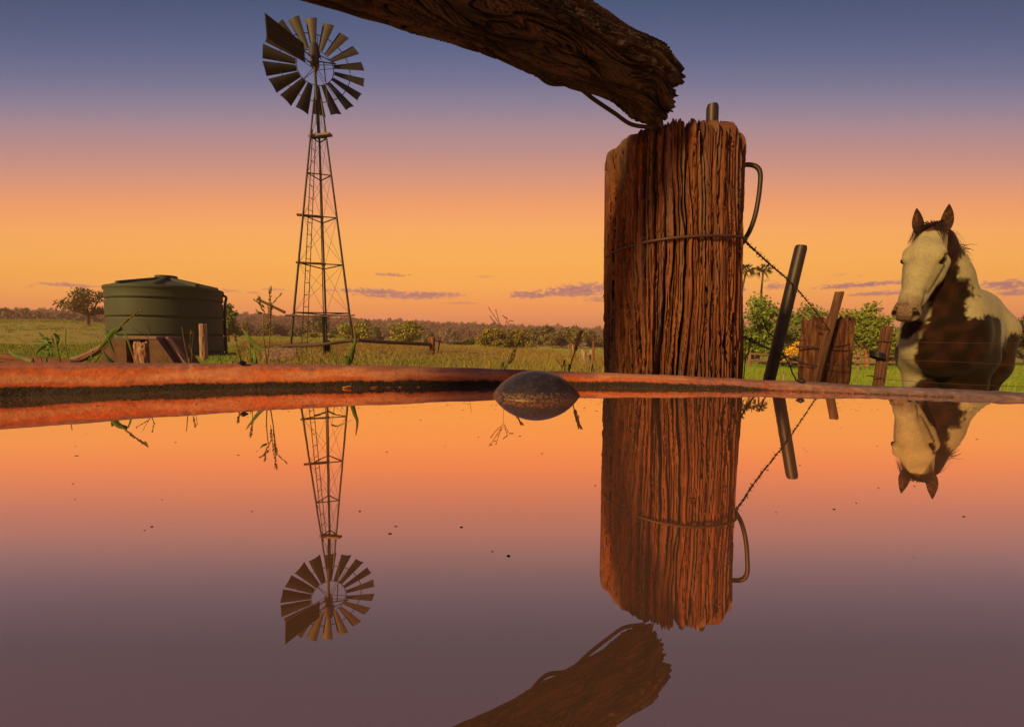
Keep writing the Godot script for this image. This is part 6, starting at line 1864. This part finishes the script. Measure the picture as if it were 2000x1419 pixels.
	for s in [-1, 1]:
		# ear: a cupped leaf, hollow to the front
		var foot: Vector3 = hf * Vector3(s * 0.058, 0.012, -0.008)
		var up := Vector3(s * 0.20 + (-0.08 if s < 0 else 0.02), 1.0, 0.02).normalized()
		var fr := (Vector3(s * 0.35, 0, 1) - up * up.dot(Vector3(s * 0.35, 0, 1))).normalized()
		var sd := up.cross(fr)
		put("ear", grid(28, 22, func(u, v):
			var a: float = u * TAU
			var w: float = 0.034 * pow(sin(PI * clampf(0.16 + v * 0.84, 0.0, 1.0)), 0.8) * (1.0 - 0.15 * v)
			var z: float = sin(a) * w * 0.75
			if z > 0.0:
				z *= lerpf(1.0, -0.45, smoothstep(0.12, 0.35, v) * smoothstep(1.0, 0.8, v))
			return foot + up * (v * 0.178 - 0.012) + sd * cos(a) * w + fr * (z - 0.016 * v * v) + sd * (-s * 0.018 * v * v), 
			func(u, v, p):
				var n := nz.get_noise_3d(p.x * 60.0, p.y * 60.0, p.z * 60.0)
				return Color(0.035, 0.018, 0.012).lerp(Color(0.13, 0.06, 0.03), clampf(n * 1.2, 0.0, 0.7) if sin(u * TAU) > 0.1 else 0.0), false), cm, t)
		var eye: Vector3 = hf * Vector3(s * 0.0865, 0.010, 0.203)
		var e := put("eye", lathe(ball(0.021), 20), mat(Color(0.006, 0.004, 0.003), 0.08), t, eye)
	var hair := vmat(0.55)
	# forelock, mane and tail
	var st := st_new()
	var r := RandomNumberGenerator.new()
	r.seed = 33
	for i in 90:
		var x := r.randf_range(-0.05, 0.06)
		var a: Vector3 = hf * Vector3(x, 0.055, -0.04 + r.randf_range(-0.02, 0.02))
		var sw := -1.0 if i % 3 else 1.0
		var b: Vector3 = hf * Vector3(x * 0.6 + sw * 0.045, 0.075 + r.randf_range(-0.004, 0.008), 0.02)
		var c: Vector3 = hf * Vector3(sw * (0.085 + r.randf_range(-0.012, 0.012)), 0.05 + r.randf_range(-0.01, 0.01), r.randf_range(0.06, 0.13))
		blade(st, smooth_path([a, b, c], 4), 0.005, Vector3(0.7, 0, 0.7), vary(Color(0.03, 0.018, 0.012), 0.4), Color(0, 0, 0, 0), 0.0)
	put("forelock", st.commit(), hair, t)
	st = st_new()
	for i in 320:
		var k := r.randf()
		var a := Vector3(-0.055, 1.765, 0.13).lerp(Vector3(0.0, 1.50, -0.10), k) + Vector3(r.randf_range(-0.012, 0.012), r.randf_range(-0.01, 0.01), 0)
		var side := -1.0 if r.randf() < 0.8 else 1.0
		var len := r.randf_range(0.10, 0.22) * (1.0 if side < 0.0 else 0.55)
		var b := a + Vector3(side * 0.075, 0.02, -0.02)
		var c := b + Vector3(side * 0.05, -len, r.randf_range(-0.03, 0.03))
		blade(st, smooth_path([a, b, c], 4), 0.007, Vector3(0, 0.2, 1), vary(Color(0.05, 0.04, 0.03) if i % 4 else Color(0.2, 0.17, 0.11), 0.4), Color(0, 0, 0, 0), 0.0)
	for i in 60:
		var a := Vector3(-0.02, 1.61, 0.01) + Vector3(r.randf_range(-0.02, 0.03), r.randf_range(-0.05, 0.05), r.randf_range(-0.03, 0.03))
		var c := a + Vector3(r.randf_range(0.05, 0.12), r.randf_range(-0.03, 0.05), r.randf_range(-0.05, -0.01))
		blade(st, smooth_path([a, a.lerp(c, 0.5) + Vector3(0.01, 0.03, 0), c], 4), 0.008, Vector3(0, 1, 0.3), vary(Color(0.08, 0.065, 0.045), 0.5), Color(0, 0, 0, 0), 0.0)
	put("mane", st.commit(), hair, t)
	st = st_new()
	for i in 160:
		var a := Vector3(r.randf_range(-0.03, 0.03), 1.36, -1.32)
		var q := Vector3(r.randf_range(-0.07, 0.07), 0, r.randf_range(-0.06, 0.04))
		blade(st, smooth_path([a, a + Vector3(q.x * 0.6, -0.12, -0.12), a + Vector3(q.x, -0.5, -0.15 + q.z), a + Vector3(q.x * 1.3, -0.95, -0.13 + q.z)], 4), 0.012, Vector3(1, 0, 0.3), vary(Color(0.04, 0.025, 0.018), 0.4), Color(0, 0, 0, 0), 0.0)
	put("tail", st.commit(), hair, t)

func ball(r: float) -> Array:
	var out := []
	for i in 13:
		var a := -PI / 2.0 + PI * i / 12.0
		out.append(Vector2(cos(a) * r, sin(a) * r))
	return out
